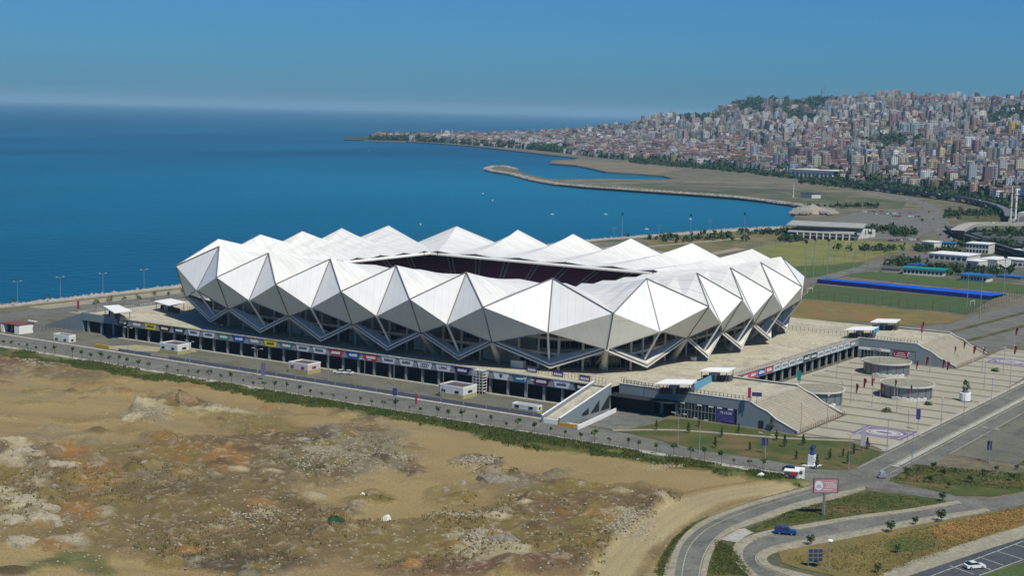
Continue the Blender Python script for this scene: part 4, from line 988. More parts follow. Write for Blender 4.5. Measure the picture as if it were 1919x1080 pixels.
for a in((1735,350,26,32,(.66,.66,.66),'white'),(1672,345,18,28,(.46,.43,.32),'beige'),(1628,340,8,22,(.6,.62,.66),'white'),(1656,341,8,18,(.6,.62,.64),'white'),(1772,350,22,20,(.55,.40,.34),'salmon'),(1855,358,24,12,(.62,.62,.58),'white'),(1889,262,16,34,(.62,.42,.10),'yellow'),(1890,285,18,20,(.42,.42,.2),'olive-beige'),(1699,243,10,22,(.5,.52,.5),'white'),(1690,254,16,22,(.3,.42,.42),'pale blue'),(1712,254,22,22,(.36,.46,.44),'pale blue'),(1556,306,14,18,(.6,.58,.45),'cream'),(1616,282,16,18,(.5,.46,.36),'cream'),(1782,290,26,20,(.50,.48,.32),'olive-beige'),(1870,300,28,18,(.52,.46,.32),'ochre'),(1652,190,18,20,(.45,.42,.36),'cream'),(1665,190,12,22,(.42,.40,.34),'cream'),(1550,268,12,20,(.62,.62,.58),'white'),(1562,268,16,22,(.6,.6,.56),'white'),(1425,305,14,9,(.62,.5,.30),'ochre'),(1362,282,12,16,(.5,.5,.42),'cream'),(1105,272,12,12,(.6,.6,.58),'white'),(1032,254,10,12,(.6,.6,.56),'white'),(1058,254,12,11,(.62,.62,.6),'white')): add_sp(*a)
for b in LIST: b['A']=(b['wd']*b['fl']*3)/(mpp(b['p'])**2)*(1 if 0<b['q'][0]<1915 and b['q'][1]<1080 else 0)*(1.6 if b.get('sp') else 1)*(1.5 if b['t']<.12 else 1)
LIST.sort(key=lambda b:-b['A'])
ind,rest=LIST[:285],LIST[285:]
LM=[((1893,400),'the twin minarets'),((1510,322),'the long white sports hall'),((1889,240),'the yellow tower block'),((1735,335),'the white highway tower'),((1536,172),'the ridge masts'),((1690,268),'the mid-town ravine'),((1885,222),'the wooded knoll at right'),((1440,195),'the wooded headland hill'),((1105,270),'the white far-town tower'),((1425,300),'the ochre lagoon block'),((1556,290),'the cream twin blocks'),((1782,280),'the wide olive-beige slab'),((1652,180),'the cream skyline towers'),((1250,270),'the low shoreline town'),((1772,335),'the salmon highway block')]
DIRS=['right of','up-right of','above','up-left of','left of','down-left of','below','down-right of']
seen={}
for b in ind:
    d=[((b['q'][0]-l[0][0])**2+((b['q'][1]-l[0][1])*1.6)**2,k) for k,l in enumerate(LM)]; d.sort(); dd,k=d[0]
    ang=math.degrees(math.atan2(-(b['q'][1]-LM[k][0][1]),b['q'][0]-LM[k][0][0]))%360; dr=DIRS[int((ang+22.5)//45)%8]
    b['lab']=(b['wn'],b['fl'],b['rn'],dr,LM[k][1]); b['dist']=dd**.5
NUMW={2:'two',3:'three',4:'four',5:'five',6:'six',7:'seven',8:'eight',9:'nine',10:'ten',11:'eleven',12:'twelve'}
groups={}
for b in ind: groups.setdefault(b['lab'],[]).append(b)
for lab,l in groups.items():
    l.sort(key=lambda b:b['dist'])
    for i,b in enumerate(l):
        wn,fl,rn,dr,lm=lab; pre='' if len(l)==1 else (['nearest ','farther ','farthest ','outermost ','remote '][min(i,4)])
        b['label']=f"{pre}{wn} {NUMW.get(fl,'many')}-storey block, {rn.replace(' tiled','')} roof, {dr} {lm}"
for b in ind:
    x,y,z=b['p']; t=thing('apartment_block',(x,y,z),b['label'],'building','apartment blocks of the hillside town')
    mb=MB(); rf=MB(); bld(mb,rf,x,y,z,b['wd'],b['dp'],b['fl'],b['rz'],b['wc'],b['rc'],b['flat'])
    mb.build('wall',MT['city'],t); rf.build('roof',MT['roofcol'],t)
mb=MB(); rf=MB()
for b in rest:
    x,y,z=b['p']; bld(mb,mb if False else rf,x,y,z,b['wd'],b['dp'],b['fl'],b['rz'],b['wc'],b['rc'],b['flat'])
o=mb.build('town',MT['city']); tag(o,'dense far part of the hillside town, thousands of small pale blocks','town',kind='stuff')
o2=rf.build('roof',MT['roofcol'],o); o2['kind']='stuff'
# clumps of trees between the blocks and along the foot of the slope
def crownfaces(mb,x,y,z,rx,rz_,n,s,rg,c=None):
    for _ in range(n):
        a=rg.random()*6.283; u=rg.uniform(-1,1); q=math.sqrt(1-u*u); k=rg.random()**.45
        k*=1+.28*math.sin(3*a+x)+.15*math.sin(7*u+y)
        cx,cy,cz=x+rx*k*q*math.cos(a),y+rx*k*q*math.sin(a),z+rz_*k*u
        v1=Vector((rg.uniform(-1,1),rg.uniform(-1,1),rg.uniform(-1,1))).normalized()*s*rg.uniform(.6,1.3); v2=v1.cross(Vector((rg.uniform(-1,1),rg.uniform(-1,1),rg.uniform(-1,1)))).normalized()*s
        C_=Vector((cx,cy,cz)); mb.face([tuple(C_-v1-v2*.5),tuple(C_+v1-v2*.7),tuple(C_+v1*.7+v2),tuple(C_-v1*.8+v2*.8)])
mb=MB(); rg=random.Random(4)
for _ in range(3800):
    px=rg.uniform(700,1960); t=rg.random()
    if rg.random()<.45: t=rg.uniform(0,.05)
    elif rg.random()<.5:
        cx,cy,rx,ry=rg.choice(GREEN); px=rg.gauss(cx,rx*.5); p,t=hill_at(px,min(interp(px,BASE)-1,max(interp(px,SKY)+1,rg.gauss(cy,ry*.5))))
    p=hill(px,min(t,1)); s=rg.uniform(4,9)
    crownfaces(mb,p[0],p[1],p[2]+s*.8,s*1.3,s,18,s*.42,rg)
for _ in range(900):
    px=rg.uniform(1180,1930); b=interp(px,BASE); p=G(px,b+rg.uniform(0,14)*(1 if px>1500 else .4)); s=rg.uniform(2.5,5)
    crownfaces(mb,p[0],p[1],s*.8,s*1.2,s,22,s*.36,rg)
for _ in range(260):
    px=rg.uniform(690,960); p=G(px,interp(px,BASE)-rg.uniform(0,2)); s=rg.uniform(6,10)
    crownfaces(mb,p[0],p[1],s*.8,s*1.3,s*.8,14,s*.4,rg)
o=mb.build('woodland',MT['leaf_dark']); tag(o,'dark trees filling the gaps of the hillside town and its foot','woodland',kind='stuff')
# antenna masts on the ridge
for i,(px,py,h_) in enumerate(((1532,180,22),(1537,180,30),(1386,193,16),(1403,184,14))):
    p,t=hill_at(px,py+2); H_=h_*mpp(p); t=thing('antenna_mast',p,['short thick antenna mast on the ridge, left of the taller mast','tall thin antenna mast on the ridge above the town','thin antenna mast on the left shoulder of the wooded headland hill','thin antenna mast near the top of the wooded headland hill'][i],'mast','masts on the ridge')
    m=MB(); w_=.8*mpp(p)*(1.6 if i==0 else .7)
    m.tube((p[0],p[1],p[2]-5),(p[0],p[1],p[2]+H_),w_,w_*.25,n=5); m.build('mast_pole',MT['steel'],t)
    m=MB(); 
    for q in(.5,.7,.85): m.box(p[0],p[1],p[2]+H_*q,w_*3,w_*3,H_*.04)
    m.build('platform',MT['steel'],t)
# mosque on the far headland
p=G(837,262); t=thing('hilltop_mosque',p,'pale domed mosque standing out at the tip of the far headland','mosque')
k=mpp(p); m=MB(); m.box(p[0],p[1],0,22*k,16*k,9*k,HD*-1); m.box(p[0],p[1],9*k,13*k,12*k,3*k,-HD); m.build('hall',MT['wallbeige'],t)
m=MB(); m.lathe([(6.5*k*math.cos(a),12*k+6*k*math.sin(a)) for a in [i*math.pi/12 for i in range(7)]],p[0],p[1],16); m.build('dome',MT['wallgrey'],t)
for s_ in(-1,1):
    m=MB(); x,y=p[0]+_rt[0]*s_*10*k,p[1]+_rt[1]*s_*10*k; m.tube((x,y,0),(x,y,17*k),.7*k,.5*k); m.tube((x,y,17*k),(x,y,21*k),.6*k,.02); m.build('minaret',MT['wallbeige'],t)
for px,py,l in((887,268,'long low white hall roof on the far headland shore'),(730,261.5,'long low white building at the tip of the far headland')):
    p=G(px,py); k=mpp(p); t=thing('low_hall',p,l,'building','low white halls on the headland'); wd=36*k; m=MB(); m.box(p[0],p[1],0,wd,16*k,2.0*k,-HD); m.build('wall',MT['wallgrey'],t)
    m=MB(); a,b=math.cos(-HD),math.sin(-HD)
    L=lambda u,v,z:(p[0]+u*a-v*b,p[1]+u*b+v*a,z)
    n=10
    for i in range(n):
        u0,u1=-wd/2+wd*i/n,-wd/2+wd*(i+1)/n; z0,z1=2.0*k+1.8*k*math.sin(math.pi*i/n),2.0*k+1.8*k*math.sin(math.pi*(i+1)/n)
        m.face([L(u0,-8.2*k,z0),L(u1,-8.2*k,z1),L(u1,8.2*k,z1),L(u0,8.2*k,z0)]); m.face([L(u0,-8.2*k,2*k-.5),L(u1,-8.2*k,2*k-.5),L(u1,-8.2*k,z1),L(u0,-8.2*k,z0)])
    m.build('roof',MT['white'],t)
# ------------------------------------------------------------------ middle distance: shore land, training ground, roads
MT['sandbeach']=mat('beach',(.21,.17,.125),.95,(.12,.12,.07),.012,(.07,.09,.04),.02,fine=.2)
poly('reclaimed_land',GP([(1501,386),(1440,377.8),(1380,371),(1300,365),(1200,358),(1100,351),(1048,346),(1062,337),(1135,336),(1210,337),(1264,336),(1300,330),(1480,338),(1600,352),(1720,372),(1730,392),(1640,395),(1560,395)]),.06,MT['sandbeach'])
poly('grass_field',GP([(1150,345),(1300,343),(1450,352),(1520,356),(1600,368),(1700,378),(1690,392),(1580,392),(1510,382),(1400,368),(1250,357)]),.12,mat('shore_green',(.05,.075,.032),.95,(.10,.10,.055),.01,(.17,.14,.10),.025,fine=.3))
poly('dirt_road',GP([(1240,345),(1400,350),(1520,352),(1520,354),(1400,353),(1240,347)]),.18,MT['sandbeach'])
poly('sand_spit',GP([(1034,304.5),(1080,300),(1160,302),(1230,309),(1280,318),(1230,326),(1197,325),(1135,321),(1110,315),(1080,309)]),.10,mat('spit_sand',(.22,.17,.115),.95,(.15,.13,.08),.02,(.08,.095,.045),.015))
# armour rocks along the breakwater and the shore
def rocks(name,pts,n,wd,s0,s1,label,z=0):
    L=resample(pts,n); mb=MB(); rg=random.Random(len(name)+n)
    for x,y in L:
        for _ in range(3): stone(mb,x+rg.uniform(-wd,wd),y+rg.uniform(-wd,wd),z-.6,rg.uniform(s0,s1),rg,.9)
    o=mb.build(name,mat('armour_'+name+str(n),(.36,.33,.28),.9,(.19,.175,.155),.15)); return tag(o,label,'rocks',kind='stuff')
rocks('rock_armour',GP([(1500,385),(1440,377),(1380,370),(1300,364),(1200,357),(1100,350),(1045,345),(1000,337),(960,326),(925,321),(911,316),(925,312),(945,312),(966,317)]),900,3.6,1.5,3.0,'grey armour rocks along the long curved breakwater')
rocks('rock_armour',GP([(1503,404),(1515,397),(1530,394),(1545,398),(1552,404)]),200,6,.9,2,'pale rocks piled over the mound at the breakwater root',3)
rocks('rock_armour',GP([(1490,401),(1500,392),(1520,388),(1545,392),(1558,400)]),160,6,1.2,2.4,'grey armour rocks heaped at the root of the breakwater',.5)
rocks('rock_armour',[(-230,-300),(-229,475),G(1380,429)[:2],G(1468,425.5)[:2]],900,2.2,.8,1.8,'grey shore rocks along the straight sea wall')
p=G(1522,399); mb=MB(); mb.lathe([(0.01,9),(7,6),(13,4),(22,-.2)],p[0],p[1],30); o=mb.build('rock_mound',MT['rock']); o['kind']='structure'
# fields beyond the stadium
fz=[('olive_field',[(1395,482),(1400,468),(1439,459),(1530,449),(1640,452),(1718,458),(1700,468),(1650,480),(1620,489),(1560,496),(1480,500),(1430,492)],.10,MT['olive']),
('green_field',[(1300,470),(1400,492),(1480,501),(1560,498),(1622,491),(1600,505),(1530,519),(1500,522)],.11,MT['grass_green']),
('seaside_field',[(1200,447),(1380,433),(1470,430),(1480,447),(1395,463),(1300,478),(1230,470)],.08,mat('seaside_green',(.11,.12,.035),.95,(.22,.16,.09),.03,(.07,.09,.03),.05,fine=.5)),
('training_pitch',[(1529,534),(1690,549),(1856,563),(1811,589),(1660,573),(1504,559)],.12,MT['turf']),
('training_pitch',[(1575,517),(1632,509),(1692,514),(1850,529),(1940,537),(1940,552),(1893,549),(1700,531)],.12,MT['grass_green']),
('dry_field',[(1470,562),(1560,566),(1811,594),(1786,605),(1700,612),(1660,604),(1550,602),(1470,600)],.09,MT['grass_dry']),
('forecourt',[(1640,612),(1700,612.5),(1785,606),(1860,582),(1960,558),(1960,640),(1850,660),(1786,626)],.06,MT['asphalt_grey']),
('campus_yard',[(1640,505),(1700,485),(1800,460),(1960,480),(1960,532),(1850,527),(1692,512)],.07,mat('campus_ground',(.10,.10,.085),.9,(.07,.085,.05),.05,(.17,.16,.14),.08,fine=1)),
('car_park',[(1560,412),(1600,398),(1740,394),(1750,430),(1700,455),(1640,446)],.07,MT['asphalt_grey'])]
for n_,P,z,m_ in fz: poly(n_,GP(P),z,m_)
for a,b,wd in(((1790,623),(1960,578),3),((1820,640),(1960,603),3),):
    A,B=G(*a),G(*b); strip('median',offsetline([A[:2],B[:2]],wd),[A[:2],B[:2]],.2,MT['grass'])
def rd(px,w_,z,m_,name='road',n=50):
    C_=resample(smoothline(GP(px),6),n); return strip(name,offsetline(C_,w_/2),offsetline(C_,-w_/2),z,m_,kind='structure')
rd([(1495,534),(1560,518),(1627,501),(1720,483),(1772,466),(1775,450),(1755,425),(1742,400),(1738,385)],11,.15,MT['asphalt_grey'])
rd([(1960,468),(1880,456),(1800,440),(1765,420),(1750,400),(1738,385),(1690,372),(1600,352),(1480,338),(1350,322),(1200,309),(1100,301)],16,.14,MT['asphalt_grey'])
rd([(1960,497),(1880,478),(1800,458),(1775,450)],8,.16,MT['asphalt_grey'])
rd([(1390,466),(1300,482),(1230,492)],9,.13,MT['paving']); rd([(1390,447),(1300,455),(1180,466)],6,.13,MT['paving'])
poly('highway',GP([(1803,422),(1960,456),(1960,484),(1900,470),(1803,444)]),.2,MT['asphalt_dark'])
def blk(px0,py0,px1,py1,hpx,dep,z0=0):
    A=Vector(G(px0,py0));B=Vector(G(px1,py1)); k=mpp((A+B)/2); d=(B-A).normalized(); nrm=Vector((-d.y,d.x,0))
    return A,B,d,nrm,hpx*k,[(A.x,A.y),(B.x,B.y),(B.x+nrm.x*dep,B.y+nrm.y*dep),(A.x+nrm.x*dep,A.y+nrm.y*dep)]
def grow(P,o_):
    c=(sum(p[0] for p in P)/4,sum(p[1] for p in P)/4); return [(c[0]+(x-c[0])*(1+o_/max(4,math.dist((x,y),c))),c[1]+(y-c[1])*(1+o_/max(4,math.dist((x,y),c)))) for x,y in P]
def house(name,lab,cat,px0,py0,px1,py1,hpx,dep,wm,rm,group=None,windows=0,over=.6):
    A,B,d,nrm,H,P=blk(px0,py0,px1,py1,hpx,dep); t=thing(name,((A+B)/2)[:],lab,cat,group)
    m=MB(); m.prism(P,0,H,top=False,c=None); m.build('wall',wm,t)
    m=MB(); m.prism(grow(P,over),H,H+.5); m.build('roof',rm,t)
    L=(B-A).length; nf=max(1,int(H/3.4)); nw=min(windows,30)
    for f in range(nf if nw else 0):
        m=MB()
        for k in range(nw):
            c=A+d*(L*(k+.5)/nw)-nrm*.06; ang=math.atan2(d.y,d.x); m.box(c.x,c.y,f*3.4+1.0,L/nw*.62,.12,1.7,ang)
        m.build('window_row',MT['glass'],t)
    return t,A,B,d,nrm,H
house('spectator_stand','long low stand with a turquoise and blue roof behind the green pitch','stand',1692,514,1767,519,11,13,MT['offwhite'],MT['greenroof'],'roofed stands behind the training pitch',10,1.5)
t,A,B,d,nrm,H=house('spectator_stand','shorter stand with a bright blue roof, right of the turquoise one','stand',1800,526,1848,530,11,13,MT['offwhite'],MT['blueroof'],'roofed stands behind the training pitch',8,1.5)
CB='white campus buildings'
for a in(('flat white campus hall left of the round-fronted block',1740,486,1812,492,11,24),('cubic white campus block behind the blue stand',1811,504,1833,506,15,18),('round-fronted white campus block right of the cubic block',1835,502,1868,505,17,22),('long pale campus wing near the right edge with dark windows',1870,498,1935,503,13,16),('large plain white hall below the dark highway',1810,474,1852,477,18,16),('small white block right of the long pale wing',1898,478,1950,484,10,14),('low white block with blue roof beside the slip road',1752,462,1790,464,7,12),('small yellowish white house by the campus street',1727,463,1750,465,10,12)):
    house('campus_building',a[0],'building',*a[1:],MT['offwhite'],MT['blueroof'] if 'blue roof' in a[0] else MT['white'],CB,7 if a[6]>10 else 4)
for a in(('long blue-roofed shed behind the turquoise stand',1700,500,1790,506,4,10,'blueroof'),('flat blue court cover near the right edge of the picture',1868,520,1912,524,3,10,'blueroof'),('low dark shelter at the left end of the turquoise stand',1652,510,1684,512,6,6,'darkroof')):
    house('shed',a[0],'shed',*a[1:7],MT['wallgrey'],MT[a[7]],'sheds by the training ground',0)
# sheets covering the strip between the two training pitches
t=thing('pitch_cover',G(1700,545),'long bright blue sheet barrier between the two green training pitches','cover')
A,B=Vector(G(1531,531)),Vector(G(1858,563)); A2,B2=Vector(G(1550,523.5)),Vector(G(1888,552.5))
m=MB(); z=2.3; m.face([(A.x,A.y,0),(B.x,B.y,0),(B.x,B.y,z),(A.x,A.y,z)]); m.face([(A.x,A.y,z),(A.x+1,A.y+1.2,z),(A.x+1,A.y+1.2,0),(A.x,A.y,0)]); m.build('front_sheet',MT['blueshade'],t)  # front face wears the blue with shade put into its colour
m=MB(); 
n=24
for k in range(n):
    a,b=A.lerp(B,k/n),A.lerp(B,(k+1)/n); a2,b2=A2.lerp(B2,k/n),A2.lerp(B2,(k+1)/n); dz=.5*math.sin(k*1.7)
    m.face([(a.x,a.y,z),(b.x,b.y,z),(b2.x,b2.y,.5+.2*math.sin((k+1)*1.7)),(a2.x,a2.y,.5+.2*math.sin(k*1.7))])
m.build('top_sheet',MT['blue'],t)
mb=MB(); rg=random.Random(9)
for cx,cy,rx,ry,n in((1850,462,60,7,90),(1780,478,25,5,40),(1890,440,50,5,60),(1830,402,50,5,70),(1880,395,35,6,50),(1700,440,40,5,40),(1660,432,40,4,40),(1840,513,60,6,50),(1760,508,30,4,30),(1690,496,30,4,25),(1590,388,60,3,30),(1780,404,18,8,30),(1730,470,20,4,20),(1640,470,50,2,25),(1450,438,70,3,40),(1300,450,80,5,40),(1480,452,20,3,20)):
    for _ in range(n):
        p=G(rg.gauss(cx,rx*.5),rg.gauss(cy,ry*.5)); s=rg.uniform(1.4,3.4); crownfaces(mb,p[0],p[1],s*.9,s,s*.9,26,s*.3,rg)
o=mb.build('shrubbery',MT['leaf_dark']); tag(o,'dark trees and shrubs between the campus buildings and the highway','shrubbery',kind='stuff')
poly('green_verge',GP([(1740,470),(1800,452),(1880,470),(1960,488),(1960,500),(1860,480),(1790,478)]),.16,MT['grass'])
poly('green_verge',GP([(1770,392),(1850,396),(1890,404),(1960,410),(1960,418),(1850,416),(1800,414)]),.16,MT['grass'])
for i,(px,py,l) in enumerate(((1822,573,'white football goal at the right end of the near training pitch'),(1518,549,'white football goal at the left end of the near training pitch'),(1588,459,'white football goal at the far side of the olive training field'))):
    p=G(px,py,.12); t=thing('football_goal',p,l,'goal','football goals'); m=MB(); dy=(0,1)
    for q in(-3.66,3.66): m.tube((p[0],p[1]+q,.12),(p[0],p[1]+q,2.6),.09,n=6)
    m.tube((p[0],p[1]-3.66,2.6),(p[0],p[1]+3.66,2.6),.09,n=6); m.build('goal_frame',MT['white'],t)
# seaside clubhouse with stacked terraces
MT['clubslab']=mat('club_slab',(.36,.36,.34),.8,(.29,.29,.27),.1)
t=thing('seaside_clubhouse',G(1560,447),'seaside clubhouse with stacked pale terrace slabs and a white end block','clubhouse')
A,B,d,nrm,H,P=blk(1488,446,1598,451,11,40); 
m=MB(); m.prism(P,0,H,top=False); m.build('glazed_hall',MT['glass'],t)
for k,(z,o_,sh) in enumerate(((H*.55,4,0),(H,7,2),(H+4.5,10,16))):
    m=MB(); Q=grow(P,o_); Q=[(x+nrm.x*sh,y+nrm.y*sh) for x,y in Q]; m.prism(Q,z,z+.7); m.build('terrace_slab',MT['clubslab'],t)
m=MB(); Q=[(x+nrm.x*18,y+nrm.y*18) for x,y in P]; m.prism(Q,H+1,H+4.5); m.build('upper_hall',MT['wallgrey'],t)
for k in range(9):
    c=A.lerp(B,(k+.5)/9)-nrm*3; m=MB(); m.box(c.x,c.y,0,.8,.8,H); m.build('column',MT['white'],t)
A,B,d,nrm,H2,P=blk(1598,450,1640,444,14,26); m=MB(); m.prism(P,0,H2); m.build('end_block',MT['offwhite'],t)
m=MB(); 
for k in range(3): 
    c=A+d*((B-A).length*(.55+.13*k))-nrm*.1; m.box(c.x,c.y,3,1.6,.2,4,math.atan2(d.y,d.x))
m.build('window',MT['glass'],t)
# sports hall
t,A,B,d,nrm,H=house('sports_hall','long white sports hall with a pale overhanging roof at the foot of the town','hall',1484,334,1560,338,17,60,MT['wallgrey'],MT['offwhite'],None,0,6)
m=MB(); L=(B-A).length
for k in range(11): c=A+d*(L*k/10)-nrm*1.5; m.box(c.x,c.y,0,2.2,2.2,H,math.atan2(d.y,d.x))
m.build('pillar',MT['white'],t)
m=MB(); c=(A+B)/2-nrm*.6; m.box(c.x,c.y,H*.72,L,1.0,H*.28,math.atan2(d.y,d.x)); m.build('frieze',MT['white'],t)
# banded tower and black roofed house on the shore flat
p=G(1486,371); k=mpp(p); t=thing('banded_tower',p,'slim white and grey banded tower on the green shore flat','tower'); m=MB(); m.tube(p,(p[0],p[1],25*k),1.5*k,1.3*k,n=8); m.build('shaft',MT['offwhite'],t)
for q in(.3,.55,.8):
    m=MB(); m.tube((p[0],p[1],25*k*q),(p[0],p[1],25*k*(q+.07)),1.75*k,1.75*k,n=8); m.build('band',MT['wallgrey'],t)
house('shore_house','low pale house with a black roof panel beside the banded tower','house',1500,370,1521,372,8,14,MT['offwhite'],MT['dark'],None,0)
# mosque with twin minarets at the right edge
t=thing('mosque',G(1925,421),'white mosque with arched flank and dome at the right edge','mosque')
A,B,d,nrm,H,P=blk(1907,420,1975,424,22,30); m=MB(); m.prism(P,0,H); m.build('hall',MT['offwhite'],t)
L=(B-A).length; ang=math.atan2(d.y,d.x)
for k in range(4):
    c=A+d*(L*(k+.5)/4)-nrm*.15; m=MB(); w_=L/4*.72; Q=[]
    for i in range(9): a=math.pi*i/8; Q.append((c.x+d.x*w_/2*math.cos(a),c.y+d.y*w_/2*math.cos(a),H*.45+w_/2*math.sin(a)))
    Q+=[(c.x-d.x*w_/2,c.y-d.y*w_/2,.5),(c.x+d.x*w_/2,c.y+d.y*w_/2,.5)]; m.face(Q[::-1]); m.build('arch',MT['wallgrey'],t)
c=(A+B)/2+nrm*14; k=mpp(c); m=MB(); m.lathe([(13*k*math.cos(a),H+11*k*math.sin(a)) for a in[i*math.pi/16 for i in range(9)]],c.x,c.y,24); m.build('dome',MT['wallbeige'],t)
for i,(px,py,h_) in enumerate(((1893,419,72),(1902,418,66))):
    p=G(px,py); k=mpp(p); t=thing('minaret',p,['grey minaret with several balconies, left of the pair beside the mosque','white minaret nearer the mosque, right of the pair'][i],'minaret','twin minarets'); Hh=h_*k
    m=MB(); m.box(p[0],p[1],0,6*k,6*k,8*k); m.tube((p[0],p[1],8*k),(p[0],p[1],Hh*.88),2.1*k,1.6*k,n=10); m.tube((p[0],p[1],Hh*.88),(p[0],p[1],Hh),1.8*k,.05,n=10); m.build('shaft',[MT['wallbeige'],MT['white']][i],t)
    for q in(.42,.6,.78):
        m=MB(); m.tube((p[0],p[1],Hh*q),(p[0],p[1],Hh*(q+.03)),2.0*k,3.0*k,n=10); m.build('balcony',MT['wallbeige'],t)
# highway viaducts
def viaduct(px,z,w_,lab,mt,npil):
    C_=resample(smoothline([G(x,y,z)[:2] for x,y in px],6),40); t=thing('viaduct',(C_[0][0],C_[0][1],0),lab,'bridge','highway viaducts')
    A,B=offsetline(C_,w_/2),offsetline(C_,-w_/2); m=MB()
    for i in range(39):
        a,b,c,d_=A[i],A[i+1],B[i+1],B[i]; u,l=z,z-1.6
        m.face([(*d_,u),(*c,u),(*b,u),(*a,u)]); m.face([(*a,l),(*b,l),(*c,l),(*d_,l)])
        for p,q in((a,b),(c,d_)): m.face([(*p,l),(*q,l),(*q,u+1),(*p,u+1)])
    m.build('deck',mt,t)
    for i in range(npil):
        p=C_[int(38*(i+.5)/npil)]; m=MB(); m.box(p[0],p[1],0,2.2,2.2,z-1.6); m.build('pillar',MT['concrete'],t)
viaduct([(1560,340),(1600,344),(1700,357),(1790,368),(1850,379),(1885,392),(1893,405)],6,10,'long dark curved highway viaduct at the foot of the town',mat('viaduct_dark',(.13,.14,.15),.8),16)
viaduct([(1795,432),(1815,422),(1850,419),(1960,420)],7,11,'pale concrete flyover curving in front of the mosque',MT['concrete'],6)
viaduct([(1960,483),(1900,467),(1803,438),(1780,424)],4,9,'dark slip road ramp beside the plain white hall',MT['asphalt_dark'],5)
# ------------------------------------------------------------------ street furniture and small things
def lamp_proto(name,h,arms,label,cat='street lamp'):
    t=thing(name,(0,0,0),label,cat); m=MB(); m.tube((0,0,0),(0,0,h),.14,.08,n=6); m.box(0,0,0,.5,.5,.25); m.build('pole',MT['steel'],t)
    for s_ in arms:
        m=MB(); m.tube((0,0,h-.1),(s_*1.5,0,h+.35),.06,n=5); m.build('arm',MT['steel'],t)
        m=MB(); m.box(s_*1.9,0,h+.25,1.1,.36,.16); m.build('lamp_head',MT['offwhite'],t)
    return t
L2=lamp_proto('street_lamp',9.5,(-1,1),'x'); k=0
for px,py,l in((240,662,'double-armed lamp post on the left car park beside the sandy patch'),(355,690,'double-armed lamp post right of the white kiosk at far left'),(482,705,'double-armed lamp post with a purple banner stand beside it'),(615,713,'double-armed lamp post right behind the pink-white kiosk'),(683,727,'double-armed lamp post at the middle of the car park'),(738,722,'double-armed lamp post between the two white cars and the middle kiosk'),(830,745,'double-armed lamp post left of the yellow-based kiosk'),(987,768,'double-armed lamp post over the long low shelter'),(410,655,'double-armed lamp post at the foot of the boards below the yellow one'),(1270,838,'tall lamp post on the near lawn before the shop front'),(1310,850,'lamp post on the lawn edge beside the service road'),(1433,880,'lamp post with a round sign near the white trailers'),(1590,880,'lamp post at the lawn corner beside the junction'),(1662,846,'lamp post by the plaza corner and the emblem panel'),(1708,880,'lamp post between the junction and the shrub bed'),(1853,868,'lamp post with a blue banner in the right car park')):
    p=G(px,py,.05); place(L2,p,rnd.uniform(-.2,.2),l,'double armed street lamps')
for i,(px,py) in enumerate(((33,566),(113,557),(193,549),(270,541),(1150,452),(1235,446),(1330,437))):
    p=G(px,py,.1); place(L2,p,1.5,ordn(i+1)+' lamp post from the left along the sea wall','lamp posts along the sea wall')
# flood light masts
FM=thing('floodlight_mast',(0,0,0),'x','floodlight mast'); m=MB(); m.tube((0,0,0),(0,0,23),.22,.13,n=6); m.build('pole',MT['steel'],FM); m=MB(); m.box(0,0,22.2,2.6,.4,1.5); m.build('lamp_panel',MT['steeldark'],FM)
for i,(px,py) in enumerate(((1165,460),(1293,462),(1394,458),(1508,526),(1524,519),(1550,521),(1600,505),(1628,503),(1725,470),(1811,588),(1836,597),(1880,560))):
    p=G(px,py); place(FM,p,-.58,ordn(i+1)+' tall floodlight mast from the left, beside the training fields','tall floodlight masts')
# saplings: leaf-quad crowns on thin forked trunks
def sapling(i,h,rx,name='sapling',n=70,lf=None):
    t=thing(name,(0,0,0),'x','tree'); rg=random.Random(100+i); m=MB(); lean=rg.uniform(-.25,.25)
    m.tube((0,0,0),(lean,0,h*.6),.09,.05,n=5); 
    for _ in range(3): a=rg.random()*6.28; m.tube((lean*.8,0,h*.5),(lean+math.cos(a)*rx*.7,math.sin(a)*rx*.7,h*.85),.045,.02,n=4)
    m.build('trunk',MT['bark'],t)
    m=MB(); 
    for c in range(3):
        a=rg.random()*6.28; crownfaces(m,lean+math.cos(a)*rx*.45,math.sin(a)*rx*.45,h*rg.uniform(.65,.9),rx*.62,rx*.5,n//3,.22,rg)
    m.build('crown',lf or MT['leaf'],t); return t
SAP=[sapling(i,rnd.uniform(3.2,4.4),rnd.uniform(.8,1.25)) for i in range(5)]
TX=[6,22,37,52,68,84,103,136,154,169,189,205,222,240,260,279,312,334,352,372,392,414,434,455,475,495,514,536,560,582,602,624,650,674,696,719,741,766,789,819,841,866,892,919,949,971,1001,1030,1057,1087,1114,1141,1177,1196,1229,1262,1294,1320,1352,1375,1404,1429]
for i,px in enumerate(TX):
    y=-141+rnd.uniform(-.5,.5); x=Xat(px,y); P_=SAP[i%5] if i%5!=4 or rnd.random()<.8 else SAP[0]
    place(P_,(x,y,.15),rnd.random()*6,ordn(i+1)+' young sapling from the left in the row along the service road','saplings along the service road',rnd.uniform(.6,1.1))
BUSH=[sapling(20+i,2.2,1.5,'shrub',110,MT['leaf_dark']) for i in range(3)]
for i in range(26):
    y=-82+i*7.5; place(BUSH[i%3],(240+rnd.uniform(-1,1),y,.1),rnd.random()*6,ordn(i+1)+' dark shrub from the near end in the strip between the two right car parks','shrubs between the right car parks',rnd.uniform(.9,1.5))
SB=[(1700,888),(1722,884),(1748,880),(1765,893),(1790,886),(1820,905),(1845,890),(1868,884),(1895,902),(1740,905),(1905,880),(1780,915)]
